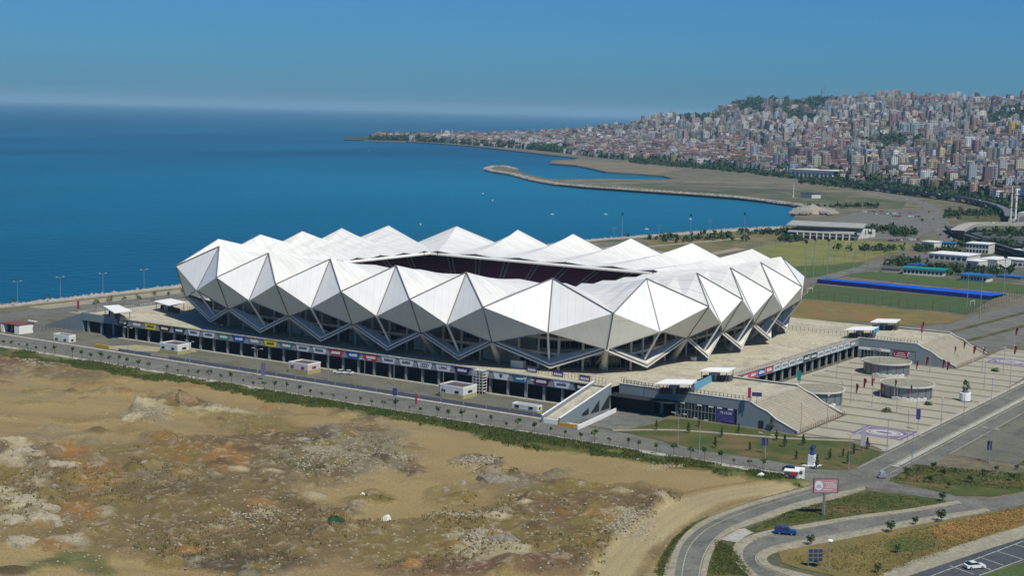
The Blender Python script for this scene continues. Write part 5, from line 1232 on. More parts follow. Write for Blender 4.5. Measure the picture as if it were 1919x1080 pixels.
for i,(px,py) in enumerate(SB): place(BUSH[i%3],G(px,py,.1),i,ordn(i+1)+' bush, counted from the left, on the dark shrub bed by the junction','bushes on the shrub bed',rnd.uniform(.45,.8))
for px,py,l,s in((1670,998,'round dark bush on the dry island beside the curved road',1.4),(1765,978,'dark bush at the tip of the dry island',1.5),(1716,984,'small brown-green bush between two larger ones on the dry island',1.0),(1520,1022,'small tree at the left end of the dry island',1.2),(1683,1037,'dark cypress-like shrub in the middle of the dry island',1.0),(1646,1074,'small bush near the bottom edge beside the pavement',1.0),(1767,940,'bush at the right tip of the triangular grass island',1.2)):
    place(BUSH[1],G(px,py,.1),1,l,'single bushes on the islands',s*.75)
CON=[]
for i in range(2):
    t=thing('young_conifer',(0,0,0),'x','tree'); m=MB(); m.tube((0,0,0),(0,0,3.2),.08,.02,n=5); m.build('trunk',MT['bark'],t); m=MB(); rg=random.Random(60+i)
    for k in range(5): crownfaces(m,0,0,.7+k*.55,.75-.13*k,.35,26,.16,rg)
    m.build('crown',MT['leaf_dark'],t); CON.append(t)
CL=[(1290,812),(1352,820),(1384,812),(1455,826),(1470,838),(1492,862),(1505,836),(1555,862),(1580,858),(1600,852),(1625,842),(1340,840),(1405,845),(1530,880),(1590,870),(1445,808),(1310,800),(1230,806)]
for i,(px,py) in enumerate(CL): place(CON[i%2],G(px,py,.1),i,ordn(i+1)+' young conifer planted on the lawns below the shop wing','young conifers on the lawns',rnd.uniform(.8,1.3))
TR=[sapling(30+i,6.5,2.2,'tree',160) for i in range(2)]
for i,(px,py) in enumerate(((232,571),(260,573),(289,563),(317,562),(344,560),(205,577),(180,583),(25,575),(90,567))): place(TR[i%2],G(px,py,.1),i,ordn(i+1)+' small tree on the esplanade between the podium and the sea','trees on the esplanade',rnd.uniform(.6,.9))
# kiosks on the car park
MT['kioskwall']=mat('kiosk_wall',(.70,.69,.65),.6,(.58,.57,.53),.6)
def kiosk(x,y,wd,dp,h,lab,base=True,rf='white',pink=False):
    t=thing('kiosk',(x,y,.05),lab,'kiosk','kiosks on the car park'); b=1.35 if base else .05
    if base: m=MB(); m.box(x,y,.05,wd+.04,dp+.04,1.32); m.build('base',MT['yellowbase'],t)
    m=MB(); m.box(x,y,b+.05,wd,dp,h-b); m.build('wall',mat('kiosk_pink',(.62,.52,.52),.6,(.54,.47,.46),.7) if pink else MT['kioskwall'],t)
    m=MB()
    for sx,sy,w1,d1 in((0,-dp/2+.1,wd+.1,.25),(0,dp/2-.1,wd+.1,.25),(-wd/2+.1,0,.25,dp-.4),(wd/2-.1,0,.25,dp-.4)): m.box(x+sx,y+sy,h+.06,w1,d1,.5)
    m.build('parapet',MT['white'],t)
    m=MB(); m.box(x,y,h+.07,wd-.5,dp-.5,.1); m.build('roof',MT[rf],t)
    for k in(-.3,.25):
        m=MB(); m.box(x+wd*k,y-dp/2-.04,b+.5,wd*.16,.1,.8); m.build('window',MT['glass'] if not pink else MT['redroof2'],t)
    m=MB(); m.box(x+wd/2+.04,y,b+.5,.1,dp*.3,.8); m.build('window',MT['glass'] if not pink else MT['redroof2'],t)
kiosk(-75,-106.5,9.5,7,3.4,'white kiosk with dark roof trough, left of the pink-white kiosk',rf='darkroof')
kiosk(-10,-106,9,7,3.3,'pinkish white kiosk with a dark red roof and yellowish base',pink=True,rf='darkroof')
kiosk(58.5,-107,10,8,3.6,'white kiosk with yellow base before the scaffold-like stair tower',rf='darkroof')
kiosk(-127,-116,9,3.5,2.4,'small low white kiosk near the left fence without a base',False,'darkroof')
kiosk(92,-116,9.5,3,2.5,'long low yellowish shelter with a flat grey roof near the ramp',True,'steel')
t=thing('gatehouse',(-160,-112,0),'white gatehouse with a dull red roof and satellite dishes at the left edge','gatehouse')
m=MB(); m.box(-164.5,-113,.05,1.6,7,3.4); m.box(-155.5,-113,.05,3,7,3.4); m.build('wall',MT['white'],t); m=MB(); m.box(-160,-112,.05,7.4,5,3.2); m.build('recess',MT['glass'],t); m=MB(); m.box(-160,-112.6,3.5,12,8,.35); m.build('roof',MT['redroof'],t)
for x in(-155.5,-153.7,-151.8):
    m=MB(); m.tube((x,-110,3.8),(x,-110,4.6),.06); m.lathe([(0.05,4.5),(.5,4.65),(.75,4.95)],x,-110,12); m.build('satellite_dish',MT['white'],t)
# lattice stair tower against the podium
t=thing('stair_tower',(61,-97.5,0),'pale lattice stair tower against the podium boards behind the yellow-based kiosk','tower'); m=MB()
for sx in(-2,-.7,.7,2):
    for sy in(-1.2,1.2): m.tube((61+sx,-97.8+sy,.1),(61+sx,-97.8+sy,8.6),.09,n=4)
for z in range(1,9): m.box(61,-97.8,z*1.0,4.4,2.6,.08)
m.build('frame',MT['offwhite'],t)
# turnstile canopies on the deck
def canopy(Q,lab,blue=None):
    zr=DK+3.6; P=[G(x,y,zr) for x,y in Q]; cx=sum(p[0] for p in P)/4; cy=sum(p[1] for p in P)/4
    t=thing('turnstile_canopy',(cx,cy,DK),lab,'canopy','white turnstile canopies'); m=MB(); n=len(P)
    P2=[(p[0],p[1]) for p in P]; m.prism(P2,zr,zr+.35); m.build('roof',MT['white'],t)
    for i,p in enumerate(P2):
        m=MB(); x,y=cx+(p[0]-cx)*.85,cy+(p[1]-cy)*.85; m.tube((x,y,DK),(x,y,zr),.14,n=5); m.build('post',MT['steeldark'],t)
    m=MB()
    for k in range(9):
        u=(k+.5)/9; x=(P2[0][0]*(1-u)+P2[3][0]*u)*.5+(P2[1][0]*(1-u)+P2[2][0]*u)*.5; y=(P2[0][1]*(1-u)+P2[3][1]*u)*.5+(P2[1][1]*(1-u)+P2[2][1]*u)*.5; m.box(x,y,DK,.5,2.6,1.9)
    m.build('turnstile_row',MT['steeldark'],t)
    m=MB(); x0,y0=cx,cy; m.box(cx-1,cy,DK,2.4,3,2.7); m.build('ticket_booth',MT['wallgrey'],t)
canopy([(193,575),(222,573),(247,584),(214,588)],'white turnstile canopy at the left podium corner above the black board')
canopy([(288,566),(320,561),(349,568),(318,575)],'white turnstile canopy at the far left behind the stadium tip')
canopy([(1227,721),(1247,713),(1306,714),(1296,722)],'white turnstile canopy nearest the shop wing roof edge')
canopy([(1310,697),(1327,691),(1379,691),(1365,699)],'white turnstile canopy beside the first red boards of the court')
canopy([(1584,619),(1599,614),(1646,614),(1634,620)],'white turnstile canopy at the start of the far wing')
canopy([(1631,605),(1644,599),(1688,600),(1679,606)],'white turnstile canopy farthest right behind the far wing')
for px0,py0,px1,py1,l in((1296,736,1334,716,'light blue screen wall between the two near turnstile canopies'),(1634,632,1650,617,'light blue screen wall between the two far turnstile canopies')):
    A,B=G(px0,py0,DK),G(px1,py1,DK); m=MB(); m.beam((A[0],A[1],DK+1.2),(B[0],B[1],DK+1.2),.3,2.4); o=m.build('screen_wall',MT['lightblue']); tag(o,l,'screen','light blue screens')
m=MB(); A=G(971,690,DK); m.box(A[0],A[1],DK,5,2,2.6,0); o=m.build('equipment_cabin',MT['offwhite']); tag(o,'plain white cabin on the deck left of the purple banner fence','cabin')
# railings
def fence(name,A,B,lab,h=1.3,seg=10,mt=None,group=None,banner=0,step=1.25):
    A=Vector(A);B=Vector(B); n=max(1,round((B-A).length/seg)); t=thing(name,A[:],lab,'fence',group)
    for k in range(n):
        a,b=A.lerp(B,k/n),A.lerp(B,(k+1)/n); m=MB(); rail(m,a,b,h,step,.05,.05); m.build('panel',mt or MT['steeldark'],t)
        if banner and k<banner*2 and k%2==0:
            m=MB(); d=(b-a).normalized(); nr_=Vector((d.y,-d.x,0)); c=a.lerp(b,.5)+nr_*.15; m.box(c.x,c.y,a.z+.2,(b-a).length*.8,.06,h*.85,math.atan2(d.y,d.x)); bb=m.build('banner',mat('banner_purple',(.07,.05,.16),.7),t)
            m=MB()
            for q in range(5): e=c+d*(q-2)*.7+nr_*.06; m.box(e.x,e.y,a.z+.55,.45,.05,h*.35,math.atan2(d.y,d.x))
            m.build('lettering',MT['white'],bb,rel=False)
    return t
fence('banner_fence',G(985,697,DK),G(1135,722,DK),'deck fence with four purple lettered banners near the ramp top',2.2,5.2,banner=4)
fence('deck_railing',G(1165,716,DK),G(1230,735,DK),'dark railing between the ramp top and the nearest canopy',1.6,8)
fence('deck_railing',G(1478,618,DK),G(1590,632,DK),'row of slender posts on the deck behind the court boards',1.8,9,step=1.6)
fence('deck_railing',(PX1-.6,-50,DK),(PX1-.6,64,DK),'long railing above the red and white boards of the court',1.1,14)
fence('deck_railing',(PX0+4,-60,DK),(PX0+50,-60,DK),'railing on the deck left of the stadium by the canopies',2.2,8,step=.9)
fence('deck_railing',(-141,-93,DK),(-141,58,DK),'railing along the left edge of the podium facing the sea',1.3,20)
fence('stair_barrier',(172.6,-88,.1),(172.6,-52,.1),'pinkish barrier fence at the foot of the near stairs',1.5,6,MT['redroof'],'barriers below the stairs')
fence('stair_barrier',(172.6,66,.1),(172.6,108,.1),'barrier fence at the foot of the far stairs',1.5,6,MT['redroof'],'barriers below the stairs')
fence('pitch_fence',G(1504,561),G(1812,591),'tall green wire fence along the near training pitch',5,16,mat('wire_green',(.03,.10,.06),.6),'fences of the training ground',step=4)
fence('pitch_fence',G(1812,591),G(1919,556),'tall green wire fence at the right end of the near training pitch',5,16,mat('wire_green2',(.03,.10,.06),.6),'fences of the training ground',step=4)
fence('pitch_fence',G(1500,505),G(1720,462),'wire fence along the near edge of the olive training field',5,20,MT['steel'],'fences of the training ground',step=5)
fence('pitch_fence',G(1400,472),G(1640,446),'wire fence along the far edge of the olive training field',5,20,MT['steel'],'fences of the training ground',step=5)
fence('boundary_fence',(-400,-150+28,.16),(-178,-122,.16),'dark fence along the pavement left of the gatehouse',1.6,14)
fence('yard_fence',(-178,-121,.05),(-150,-97,.05),'dark fence running from the pavement to behind the gatehouse',2.0,8)
# purple-grey mesh barrier along the car park
t=thing('mesh_barrier',(-100,-119.9,.16),'long low purple-grey mesh barrier between the car park and the service road','barrier'); 
for k in range(22):
    x0=-92+k*9; 
    if k in(2,): continue
    m=MB(); m.box(x0+4.4,-119.6,.16,8.6,.08,1.25); m.build('mesh_panel',mat('mesh',(.13,.13,.165),.8,(.10,.12,.17),.3) if k==0 else bpy.data.materials['mesh'],t)
# dark painted band of the side road beside it
rect('road',-92,-119.4,103,-117,.058,MT['asphalt_dark'])
poly('sand_patch',[(-108,-117),(-92,-117.2),(-70,-100),(-74,-97),(-100,-104)],.062,mat('sand_patch',(.36,.32,.18),.9,(.27,.25,.17),.2,fine=1.5))
m=MB(); m.box(-104,-117,.06,8,.5,1.2); o=m.build('traffic_barrier',MT['orange']); tag(o,'orange and white plastic barrier at the sandy patch in the left car park','barrier')
# ------------------------------------------------------------------ plaza objects
def drum(x,y,r,lab,a0=-1.2):
    t=thing('round_pavilion',(x,y,.1),lab,'pavilion','round pavilions on the plaza'); m=MB(); m.lathe([(r*.9,.1),(r*.9,4.6)],x,y,48); m.build('wall',MT['drumwall'],t)
    m=MB(); m.lathe([(r*.9,4.3),(r,4.5),(r,5.0),(r*.965,5.0),(r*.965,4.8)],x,y,48); m.build('roof_rim',MT['offwhite'],t)
    m=MB(); m.face([(x+r*.965*math.cos(2*math.pi*i/48),y+r*.965*math.sin(2*math.pi*i/48),4.82) for i in range(48)]); m.build('roof',MT['drumroof'],t)
    m=MB(); 
    for i in range(10):
        a=a0+.13*(i-4); m.box(x+r*1.0*math.cos(a),y+r*1.0*math.sin(a),.1,1.2,.8,.9+.3*(i%2),a+1.57)
    m.build('counter_row',MT['offwhite'],t)
    m=MB(); 
    for i in range(16): a=2*math.pi*i/16; m.box(x+r*.905*math.cos(a),y+r*.905*math.sin(a),.1,.12,.2,4.3,a)
    m.build('wall_joint',MT['steeldark'],t)
MT['drumwall']=mat('drum_wall',(.17,.19,.21),.35,(.22,.24,.26),.4,metal=.3); MT['drumroof']=mat('drum_roof',(.27,.26,.19),.9,(.23,.225,.17),.3,fine=1)
drum(156.5,-36,9.3,'round grey pavilion with a flat roof beside the near stairs'); drum(154.5,37,9.3,'round grey pavilion nearest the far wing with the white sign'); drum(177,-5,9.3,'round grey pavilion farthest out on the plaza beside the red flags')
FP=thing('flagpole',(0,0,0),'x','flagpole'); m=MB(); m.tube((0,0,0),(0,0,9),.07,.05,n=5); m.build('pole',MT['offwhite'],FP)
m=MB(); 
for k in range(5):
    z0,z1=8.8-k*.62,8.8-(k+1)*.62; x0,x1=.1+.0*k,.1; w0,w1=1.35-.16*k,1.35-.16*(k+1); y0,y1=.12*math.sin(k*1.3),.12*math.sin((k+1)*1.3)
    m.face([(x0,0,z0),(x0+w0,y0,z0-.3),(x1+w1,y1,z1-.3),(x1,0,z1)]); m.face([(x0,.03,z0),(x1,.03,z1),(x1+w1,y1+.03,z1-.3),(x0+w0,y0+.03,z0-.3)])
m.build('flag',MT['red'],FP)
for i,(px,py) in enumerate(((1602,768),(1616,757),(1631,753),(1648,767),(1675,759),(1704,770),(1715,720),(1733,712),(1772,722),(1764,718),(1727,640),(1787,690),(1804,680),(1822,690),(1898,690),(1901,652),(1840,690))):
    place(FP,G(px,py,.1),.3*math.sin(i)-.6,ordn(i+1)+' flagpole with a red flag, in order across the plaza from its near side','flagpoles with red flags')
PL=thing('plaza_lamp',(0,0,0),'x','lamp'); m=MB(); m.tube((0,0,0),(0,0,10),.12,.07,n=6); m.build('pole',MT['steel'],PL); m=MB(); m.box(0,0,9.6,.5,.5,.5); m.build('lamp_head',MT['offwhite'],PL)
for i,(px,py) in enumerate(((1568,708),(1594,755),(1634,763),(1647,703),(1680,775),(1763,805),(1806,780),(1857,763),(1892,732),(1844,728),(1717,784),(1840,700),(1700,712),(1576,770),(1550,800),(1700,830),(1500,816),(1742,700),(1880,700))):
    place(PL,G(px,py,.1),0,ordn(i+1)+' slim lamp pole on the plaza, counted from the near stairs outward','slim plaza lamps')
for px,py,w_,l in((1661,772,12,'oval green bed with a bushy shrub near the near stairs flags'),(1739,759,9,'small oval green bed right of the bushy one'),(1812,728,10,'oval green bed with a small tree behind the white planter'),(1865,696,9,'oval green bed farthest out near the far emblem')):
    p=G(px,py,.1); k=mpp(p); t=thing('planting_bed',p,l,'plant bed','oval planting beds on the plaza'); m=MB(); n=28; rr_=w_*k*1.9/2
    m.face([(p[0]+rr_*(1+.08*math.sin(3*a))*math.cos(a),p[1]+rr_*(1+.08*math.sin(3*a))*math.sin(a),.16) for a in[2*math.pi*i/n for i in range(n)]]); m.build('turf',MT['grass'],t)
    m=MB(); rg=random.Random(int(px)); 
    for _ in range(5): crownfaces(m,p[0]+rg.uniform(-.4,.4)*rr_,p[1]+rg.uniform(-.4,.4)*rr_,.6,.9,.7,30,.22,rg)
    m.build('foliage',MT['leaf'],t)
p=G(1808,752,.1); t=thing('planter_monument',p,'white drum-shaped planter with dark ornament and small tree on the plaza','planter'); m=MB(); m.lathe([(1.9,.1),(1.9,3.0),(1.7,3.1),(.01,3.1)],p[0],p[1],20); m.build('planter',MT['white'],t)
m=MB(); m.lathe([(2.3,.1),(2.3,.35),(1.8,.36)],p[0],p[1],20); m.build('plinth',MT['steeldark'],t)
m=MB(); m.lathe([(1.3,3.1),(.7,3.9),(1.2,4.8),(.4,5.2),(.01,5.2)],p[0],p[1],12); m.build('ornament',MT['steeldark'],t); m=MB(); crownfaces(m,p[0],p[1],6.3,1.0,1.4,90,.25,random.Random(3)); m.build('foliage',MT['leaf'],t)
def post_sign(px,py,h,wd,hh,mp,l,name='totem_sign',z=.1):
    p=G(px,py,z); t=thing(name,p,l,'sign','banner posts and signs'); m=MB(); m.tube(p,(p[0],p[1],z+h),.12,n=6); m.build('post',MT['steel'],t); m=MB(); m.box(p[0],p[1]-.15,z+h-hh,wd,.2,hh,.4); m.build('panel',mp,t)
navyb=mat('banner_navy',(.04,.045,.16),.6); 
post_sign(1720,806,6.5,1.2,3.2,navyb,'navy and white totem sign right of the large emblem panel'); post_sign(1617,846,7.5,1.3,6.0,mat('banner_lilac',(.40,.37,.44),.6),'lilac banner post standing over the left end of the large emblem')
post_sign(1853,866,6,1.3,2.6,navyb,'navy banner post in the right car park beside the shrub strip'); post_sign(494,712,6,1.6,4.4,mat('banner_violet',(.14,.12,.24),.6),'violet banner stand on the pavement in front of the car park')
post_sign(740,752,4.2,1.4,2.4,navyb,'small navy and white sign beside the mesh barrier'); post_sign(780,764,4.5,.6,3.4,MT['redroof2'],'narrow red banner post right of the small navy sign')
post_sign(1404,757,5,.9,3.2,MT['redroof2'],'dark red banner post on the shop wing roof',z=DK); post_sign(1418,757,3.5,3.0,1.2,navyb,'wide navy sign on two legs beside the red banner on the shop wing roof',z=DK)
post_sign(1497,728,6,1.2,3.4,MT['greenroof'],'green banner post standing at the stair wall before the near pavilion',z=DK*.6); post_sign(1433,850,4.5,1.8,2.2,navyb,'navy and white round-topped sign on the lawn')
post_sign(147,585,5,1.0,3.6,MT['redroof2'],'dark red banner post on the esplanade near the sea'); post_sign(1727,636,6,.8,3.2,MT['redroof2'],'red banner post on the roof of the far wing',z=DK)
# blue statue on a white pedestal in the lawn
p=G(1521,874,.1); t=thing('statue',p,'dark blue statue on a tall white pedestal standing in the lawn','statue'); m=MB(); m.box(p[0],p[1],.1,4.2,4.2,.25); m.build('base_slab',MT['offwhite'],t); m=MB(); m.box(p[0],p[1],.35,1.7,1.7,2.9); m.build('pedestal',MT['white'],t)
m=MB(); m.lathe([(.75,3.25),(.55,3.9),(.42,4.6),(.62,5.2),(.5,5.5),(.14,5.6),(.26,5.8),(.27,6.0),(.01,6.2)],p[0],p[1],12); m.tube((p[0]+.5,p[1],5.3),(p[0]+1.1,p[1]-.3,5.9),.14,.1); m.tube((p[0]-.5,p[1],5.3),(p[0]-.8,p[1]-.5,4.4),.14,.1); m.build('figure',mat('statue_blue',(.02,.05,.22),.4),t)
# billboard
p=G(1543,966,.1); rt=Vector(_rt); a_=math.atan2(rt.y,rt.x)+.12; t=thing('billboard',p,'pink billboard with a white round emblem on a single grey post','billboard')
m=MB(); m.box(p[0],p[1],.1,.55,.5,6.2); m.build('post',MT['steel'],t)
d=Vector((math.cos(a_),math.sin(a_),0)); nn=Vector((d.y,-d.x,0)); c=Vector(p)+Vector((0,0,7.2))+d*.25
def onb(u,v,o_=0): q=c+d*u+nn*(.3+o_); return (q.x,q.y,c.z+v)
m=MB(); m.box(c.x,c.y,c.z-1.75,6.2,.5,3.5,a_); m.build('frame',mat('billboard_frame',(.13,.08,.09),.6),t)
m=MB(); m.face([onb(-2.95,-1.6),onb(2.75,-1.6),onb(2.75,1.6),onb(-2.95,1.6)]); b=m.build('panel',mat('billboard_pink',(.46,.22,.26),.6,(.42,.26,.29),.6),t)
m=MB(); m.face([onb(-1.85+1.0*math.cos(q),.15+1.15*math.sin(q),.03) for q in[2*math.pi*i/24 for i in range(24)]]); e=m.build('emblem',mat('emblem_white',(.62,.64,.7),.5),b,rel=False)
m=MB()
for u in(-.45,-.15,.15,.45): m.face([onb(-1.85+u-.08,-.45,.06),onb(-1.85+u+.08,-.45,.06),onb(-1.85+u+.08,.55-abs(u)*.6,.06),onb(-1.85+u-.08,.55-abs(u)*.6,.06)])
m.build('emblem_mark',mat('emblem_blue',(.20,.26,.42),.6),b,rel=False)
m=MB()
for v,u0,u1 in((.75,-.5,1.6),(.25,0,2.3),(-.25,-.2,2.4),(-.9,-.6,1.4)): 
    u=u0; r=random.Random(int(v*100))
    while u<u1: w_=r.uniform(.15,.4); m.face([onb(u,v-.13,.05),onb(u+w_,v-.13,.05),onb(u+w_,v+.13,.05),onb(u,v+.13,.05)]); u+=w_+.12
m.build('lettering',MT['offwhite'],b,rel=False)
# dark grid sign with a light mast next to it
p=G(1527,1062,.1); t=thing('gridded_sign',p,'dark blue-grey gridded panel on two legs on the dry island','sign'); c=Vector(p); m=MB()
m.box(c.x,c.y,1.0,3.2,.2,2.9,a_); m.build('panel',mat('grid_panel',(.05,.06,.085),.4),t); m=MB()
for k in(-1.6,-.53,.53,1.6): q=c+d*k+nn*.14; m.box(q.x,q.y,1.0,.1,.08,2.9,a_)
for z in(1.0,1.95,2.9,3.85): q=c+nn*.16; m.box(q.x,q.y,z,3.2,.1,.08,a_)
m.build('grid',MT['steel'],t); m=MB()
for k in(-1.5,1.5): q=c+d*k; m.tube((q.x,q.y,.1),(q.x,q.y,1.1),.08)
m.build('leg',MT['steel'],t)
p=G(1553,1072,.1); t=thing('camera_mast',p,'thin mast with a white round head beside the gridded sign','mast'); m=MB(); m.tube(p,(p[0],p[1],6.6),.11,.08); m.build('pole',MT['steel'],t); m=MB(); m.lathe([(.01,7.1),(.5,7.0),(.62,6.75),(.3,6.55)],p[0],p[1],12); m.build('head',MT['white'],t)
# trailers by the verge
p=G(1484,900,.1); t=thing('food_trailer',p,'small trailer with a red and white canopy parked at the verge','trailer'); m=MB(); m.box(p[0],p[1],.6,3.6,2.2,2.0,.3); m.build('body',MT['offwhite'],t); m=MB(); m.box(p[0],p[1]-.2,2.62,4.0,2.8,.2,.3); m.build('roof',MT['white'],t)
m=MB(); m.box(p[0]+.9,p[1]-1.3,1.8,2.0,.7,.55,.3); m.build('red_awning',MT['red'],t); m=MB(); m.box(p[0]-1.1,p[1]-1.12,.9,1.2,.1,1.2,.3); m.build('hatch',MT['glass'],t)
for s_ in(-1,1): m=MB(); m.tube((p[0]+.2,p[1]+s_*1.15-.1,.4),(p[0]+.2,p[1]+s_*1.15+.1,.4),.36,n=12); m.build('wheel',MT['tyre'],t)
p=G(1498,899,.1); t=thing('white_trailer',p,'white box trailer with a black lettered board, right of the red canopy','trailer'); m=MB(); m.box(p[0],p[1],.5,2.6,2.2,2.6,.35); m.build('body',MT['white'],t); m=MB(); m.box(p[0]+.35,p[1]-1.15,1.8,1.7,.08,.8,.35); bb=m.build('board',MT['steeldark'],t)
for s_ in(-1,1): m=MB(); m.tube((p[0]+s_*.8,p[1]-1.2,.4),(p[0]+s_*.8,p[1]-1.0,.4),.34,n=12); m.build('wheel',MT['tyre'],t)
# cars
MT['load']=mat('load_sheet',(.015,.045,.16),.6,(.05,.05,.10),1.5)
def car_proto(name,paint,pick=False):
    t=thing(name,(0,0,0),'x','car' if not pick else 'pickup'); L=4.5 if not pick else 5.1
    def shell(prof,w0,w1,zs,nm,mt):
        m=MB(); n=len(prof)
        for s_ in(-1,1):
            q=[(x,s_*(w0 if z<zs else w1),z) for x,z in prof]; m.face(q if s_<0 else q[::-1])
        for i in range(n):
            (x0,z0),(x1,z1)=prof[i],prof[(i+1)%n]; a=w0 if z0<zs else w1; b=w0 if z1<zs else w1; m.face([(x0,-a,z0),(x0,a,z0),(x1,b,z1),(x1,-b,z1)])
        o=m.build(nm,mt,t); return o
    if not pick:
        b=shell([(-2.2,.3),(2.2,.3),(2.28,.6),(2.15,.85),(1.1,.98),(-1.9,1.0),(-2.25,.9)],.88,.86,.8,'body',paint)
        shell([(1.15,.96),(.35,1.42),(-1.2,1.46),(-1.95,.98)],.84,.66,1.2,'window_band',MT['glass'])
        shell([(.3,1.43),(-1.15,1.47),(-1.1,1.53),(.2,1.49)],.66,.64,1.5,'roof',paint)
    else:
        b=shell([(-2.5,.45),(2.5,.45),(2.55,.8),(2.4,1.05),(1.2,1.12),(-2.5,1.12)],.92,.9,.9,'body',paint)
        shell([(1.2,1.1),(.6,1.62),(-.7,1.64),(-.85,1.1)],.86,.7,1.3,'window_band',MT['glass']); shell([(.55,1.62),(-.65,1.65),(-.65,1.74),(.5,1.72)],.7,.7,1.5,'roof',paint)
        m=MB(); m.box(-1.6,0,1.13,1.5,1.5,.7); m.build('load_cover',MT['load'],t)
    bv=b.modifiers.new('bevel','BEVEL'); bv.width=.07; bv.segments=2
    for sx in(-1.35,1.4):
        for sy in(-.84,.84): m=MB(); m.tube((sx,sy-.1,.33),(sx,sy+.1,.33),.33,n=14); w_=m.build('wheel',MT['tyre'],t); m=MB(); m.tube((sx,sy-.115,.33),(sx,sy+.115,.33),.18,n=10); m.build('rim',MT['steel'],w_)
    for sy in(-.62,.62): m=MB(); m.box(L/2-.03,sy,.62,.1,.36,.16); m.build('headlight',MT['headlight'],t)
    for sy in(-.66,.66): m=MB(); m.box(-L/2+.0,sy,.75,.1,.3,.16); m.build('tail_light',MT['red'],t)
    return t
CW=car_proto('parked_car',MT['carwhite']); CG=car_proto('parked_car',MT['cargrey']); CD=car_proto('parked_car',MT['cardark']); CRd=car_proto('parked_car',MT['carred']); CBk=car_proto('pickup_truck',MT['carblue'],True)
GC='parked and driving cars'
place(CW,(Xat(636,-100.2),-100.2,.07),3.35,'white car parked before the arcade, left of the touching pair',GC); place(CW,(Xat(651,-99.0),-99.0,.07),3.25,'white car parked before the arcade, right of the touching pair',GC)
place(CW,G(1826,1066,.07),.85,'white car driving on the dark road at the bottom right corner',GC); place(CBk,G(1472,1002,.09),math.radians(20),'bright blue pickup with a covered load on the curved road',None)
place(CD,G(1482,884,.07),-.2,'dark car parked behind the red and white trailer',GC)
# small blue three-wheeler near the junction
p=G(1653,897,.07); t=thing('three_wheeler',p,'small pale blue covered three-wheeler standing at the junction','scooter'); m=MB(); m.box(p[0],p[1],.35,2.2,1.2,.6,.6); m.build('body',MT['cargrey'],t); m=MB(); m.box(p[0],p[1],1.0,1.3,1.15,.95,.6); m.build('canopy',mat('canopy_lilac',(.28,.30,.45),.6),t)
for q in((.8,.45),(.8,-.45),(-.9,0)):
    m=MB(); x=p[0]+q[0]*math.cos(.6)-q[1]*math.sin(.6); y=p[1]+q[0]*math.sin(.6)+q[1]*math.cos(.6); m.tube((x-.05,y+.07,.27),(x+.05,y-.07,.27),.26,n=10); m.build('wheel',MT['tyre'],t)
cs=[CW,CG,CD,CRd,CW,CW,CG]; ci=0
rg=random.Random(77)
for row,(x0,y0,x1,y1,n) in enumerate(((1612,398,1665,397,12),(1640,402,1716,400,14),(1668,406,1722,407,11),(1668,452,1720,450,9))):
    for k in range(n):
        if rg.random()<.12: continue
        u=(k+rg.uniform(-.15,.15))/(n-1); place(rg.choice(cs),G(x0+(x1-x0)*u,y0+(y1-y0)*u,.12),HD*-1+rg.choice([0,1.57])+rg.uniform(-.1,.1),f"{ordn(k+1)} car from the left in the {['farthest','second','third','nearest'][row]} row of the distant car park",'cars in the distant car park')
for i,(px,py) in enumerate(((1757,432),(1750,412),(1741,398),(1762,441),(1735,381),(1700,374),(1640,358),(1700,483),(1735,476),(1706,486),(1758,468),(1782,448),(1800,441),(1560,347),(1850,452))):
    place(cs[i%7],G(px,py,.2),1.9,ordn(i+1)+' car counted along the distant road toward the town','cars on the distant roads')
for i,(px,py,z) in enumerate(((1760,365,6),(1710,358.5,6),(1660,351.7,6),(1800,370,6),(1835,376.5,6),(1735,361.5,6),(1868,386,6),(1860,418.5,7),(1900,419,7))):
    place(cs[i%7],G(px,py,z+.05),-.9,ordn(i+1)+' car counted on the decks of the highway viaducts','cars on the viaducts')
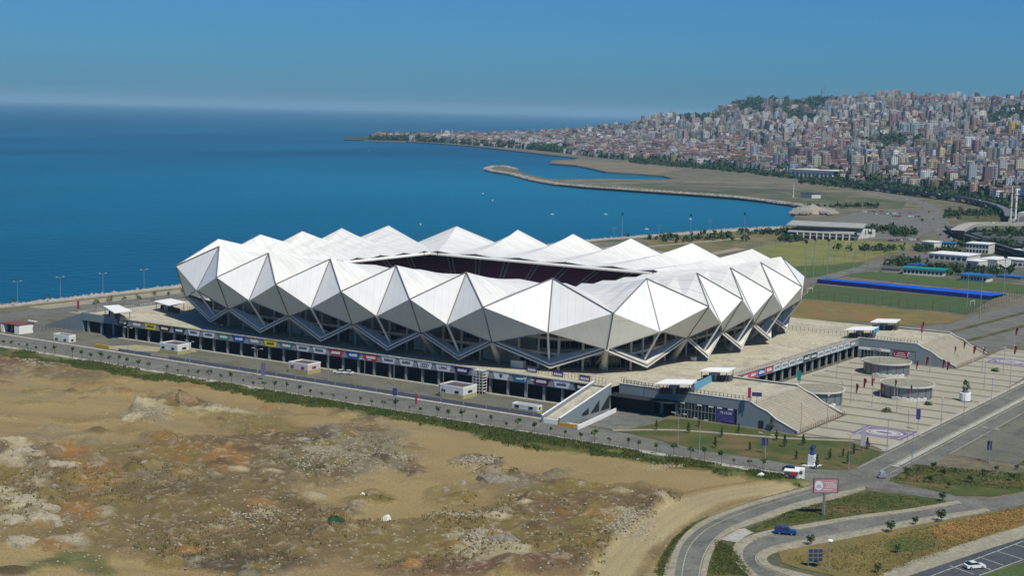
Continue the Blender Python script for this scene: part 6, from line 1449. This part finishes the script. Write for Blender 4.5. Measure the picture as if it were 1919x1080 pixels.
# boats and buoys
BT=thing('small_boat',(0,0,0),'x','boat'); m=MB(); pr=[(4.2,0),(2.4,1.2),(-3.2,1.3),(-3.4,-1.3+2.6),(-3.4,-1.3),(-3.2,-1.3),(2.4,-1.2)]; pr=[(4.2,0),(2.4,1.2),(-3.4,1.3),(-3.4,-1.3),(2.4,-1.2)]
m.prism(pr,-.3,1.1); m.build('hull',MT['white'],BT); m=MB(); m.box(-.4,0,1.1,2.4,1.6,1.2); m.build('cabin',MT['offwhite'],BT)
for i,(px,py,l) in enumerate(((787,421,'small white boat just above the far white roof peaks'),(905,363,'small white boat off the breakwater head, left of a pair'),(923,376,'small boat off the breakwater head, right of a pair'),(1035,402,'small boat on open water above the middle far peaks'),(1135,402,'small boat above the fourth far peak from the right'),(692,283,'tiny white boat far out left of the headland'),(1294,411,'small boat above the right far peaks'),(1160,316,'tiny boat inside the lagoon water'),(1212,430,'small boat close to the straight sea wall'))):
    p=G(px,py,-2.5); 
    if i==7: continue
    place(BT,p,rnd.random()*3,l,'small boats on the sea',.45)
# stone benches / loudspeaker boxes on the esplanade
for i,(px,py) in enumerate(((1300,677),(1367,657))):
    p=G(px,py,DK); m=MB(); m.box(p[0],p[1],DK,1.6,1.6,1.3); m.box(p[0],p[1],DK+1.3,1.9,1.9,.2); o=m.build('deck_cabinet',MT['offwhite']); tag(o,['small white cabinet on the sunlit deck, nearer to the court boards','small white cabinet on the deck under the right facade tips'][i],'cabinet','cabinets on the deck')
# delete unused prototypes
for n_ in(L2,FM,FP,PL,BT,CW,CG,CD,CRd,CBk,*SAP,*BUSH,*CON,*TR):
    if n_.name not in first_used:
        for c in n_.children_recursive: bpy.data.objects.remove(c)
        bpy.data.objects.remove(n_)
#HAZE
hz_=MB(); hz_.prism([(-88000,-2950),(5950,-2950),(5950,88000),(-88000,88000)],-5.5,250)
ho=hz_.build('haze',bpy.data.materials.new('haze')); ho['kind']='stuff'; ho['label']='pale blue summer haze over the bay'; 
hm=ho.data.materials[0]; hm.use_nodes=True; n=hm.node_tree
for x in list(n.nodes): n.nodes.remove(x)
o_=n.nodes.new('ShaderNodeOutputMaterial'); v_=n.nodes.new('ShaderNodeVolumePrincipled'); v_.inputs['Density'].default_value=HAZE_DENSITY; v_.inputs['Color'].default_value=(*HAZE_COLOR,1); v_.inputs['Anisotropy'].default_value=0.0
n.links.new(v_.outputs[0],o_.inputs['Volume'])
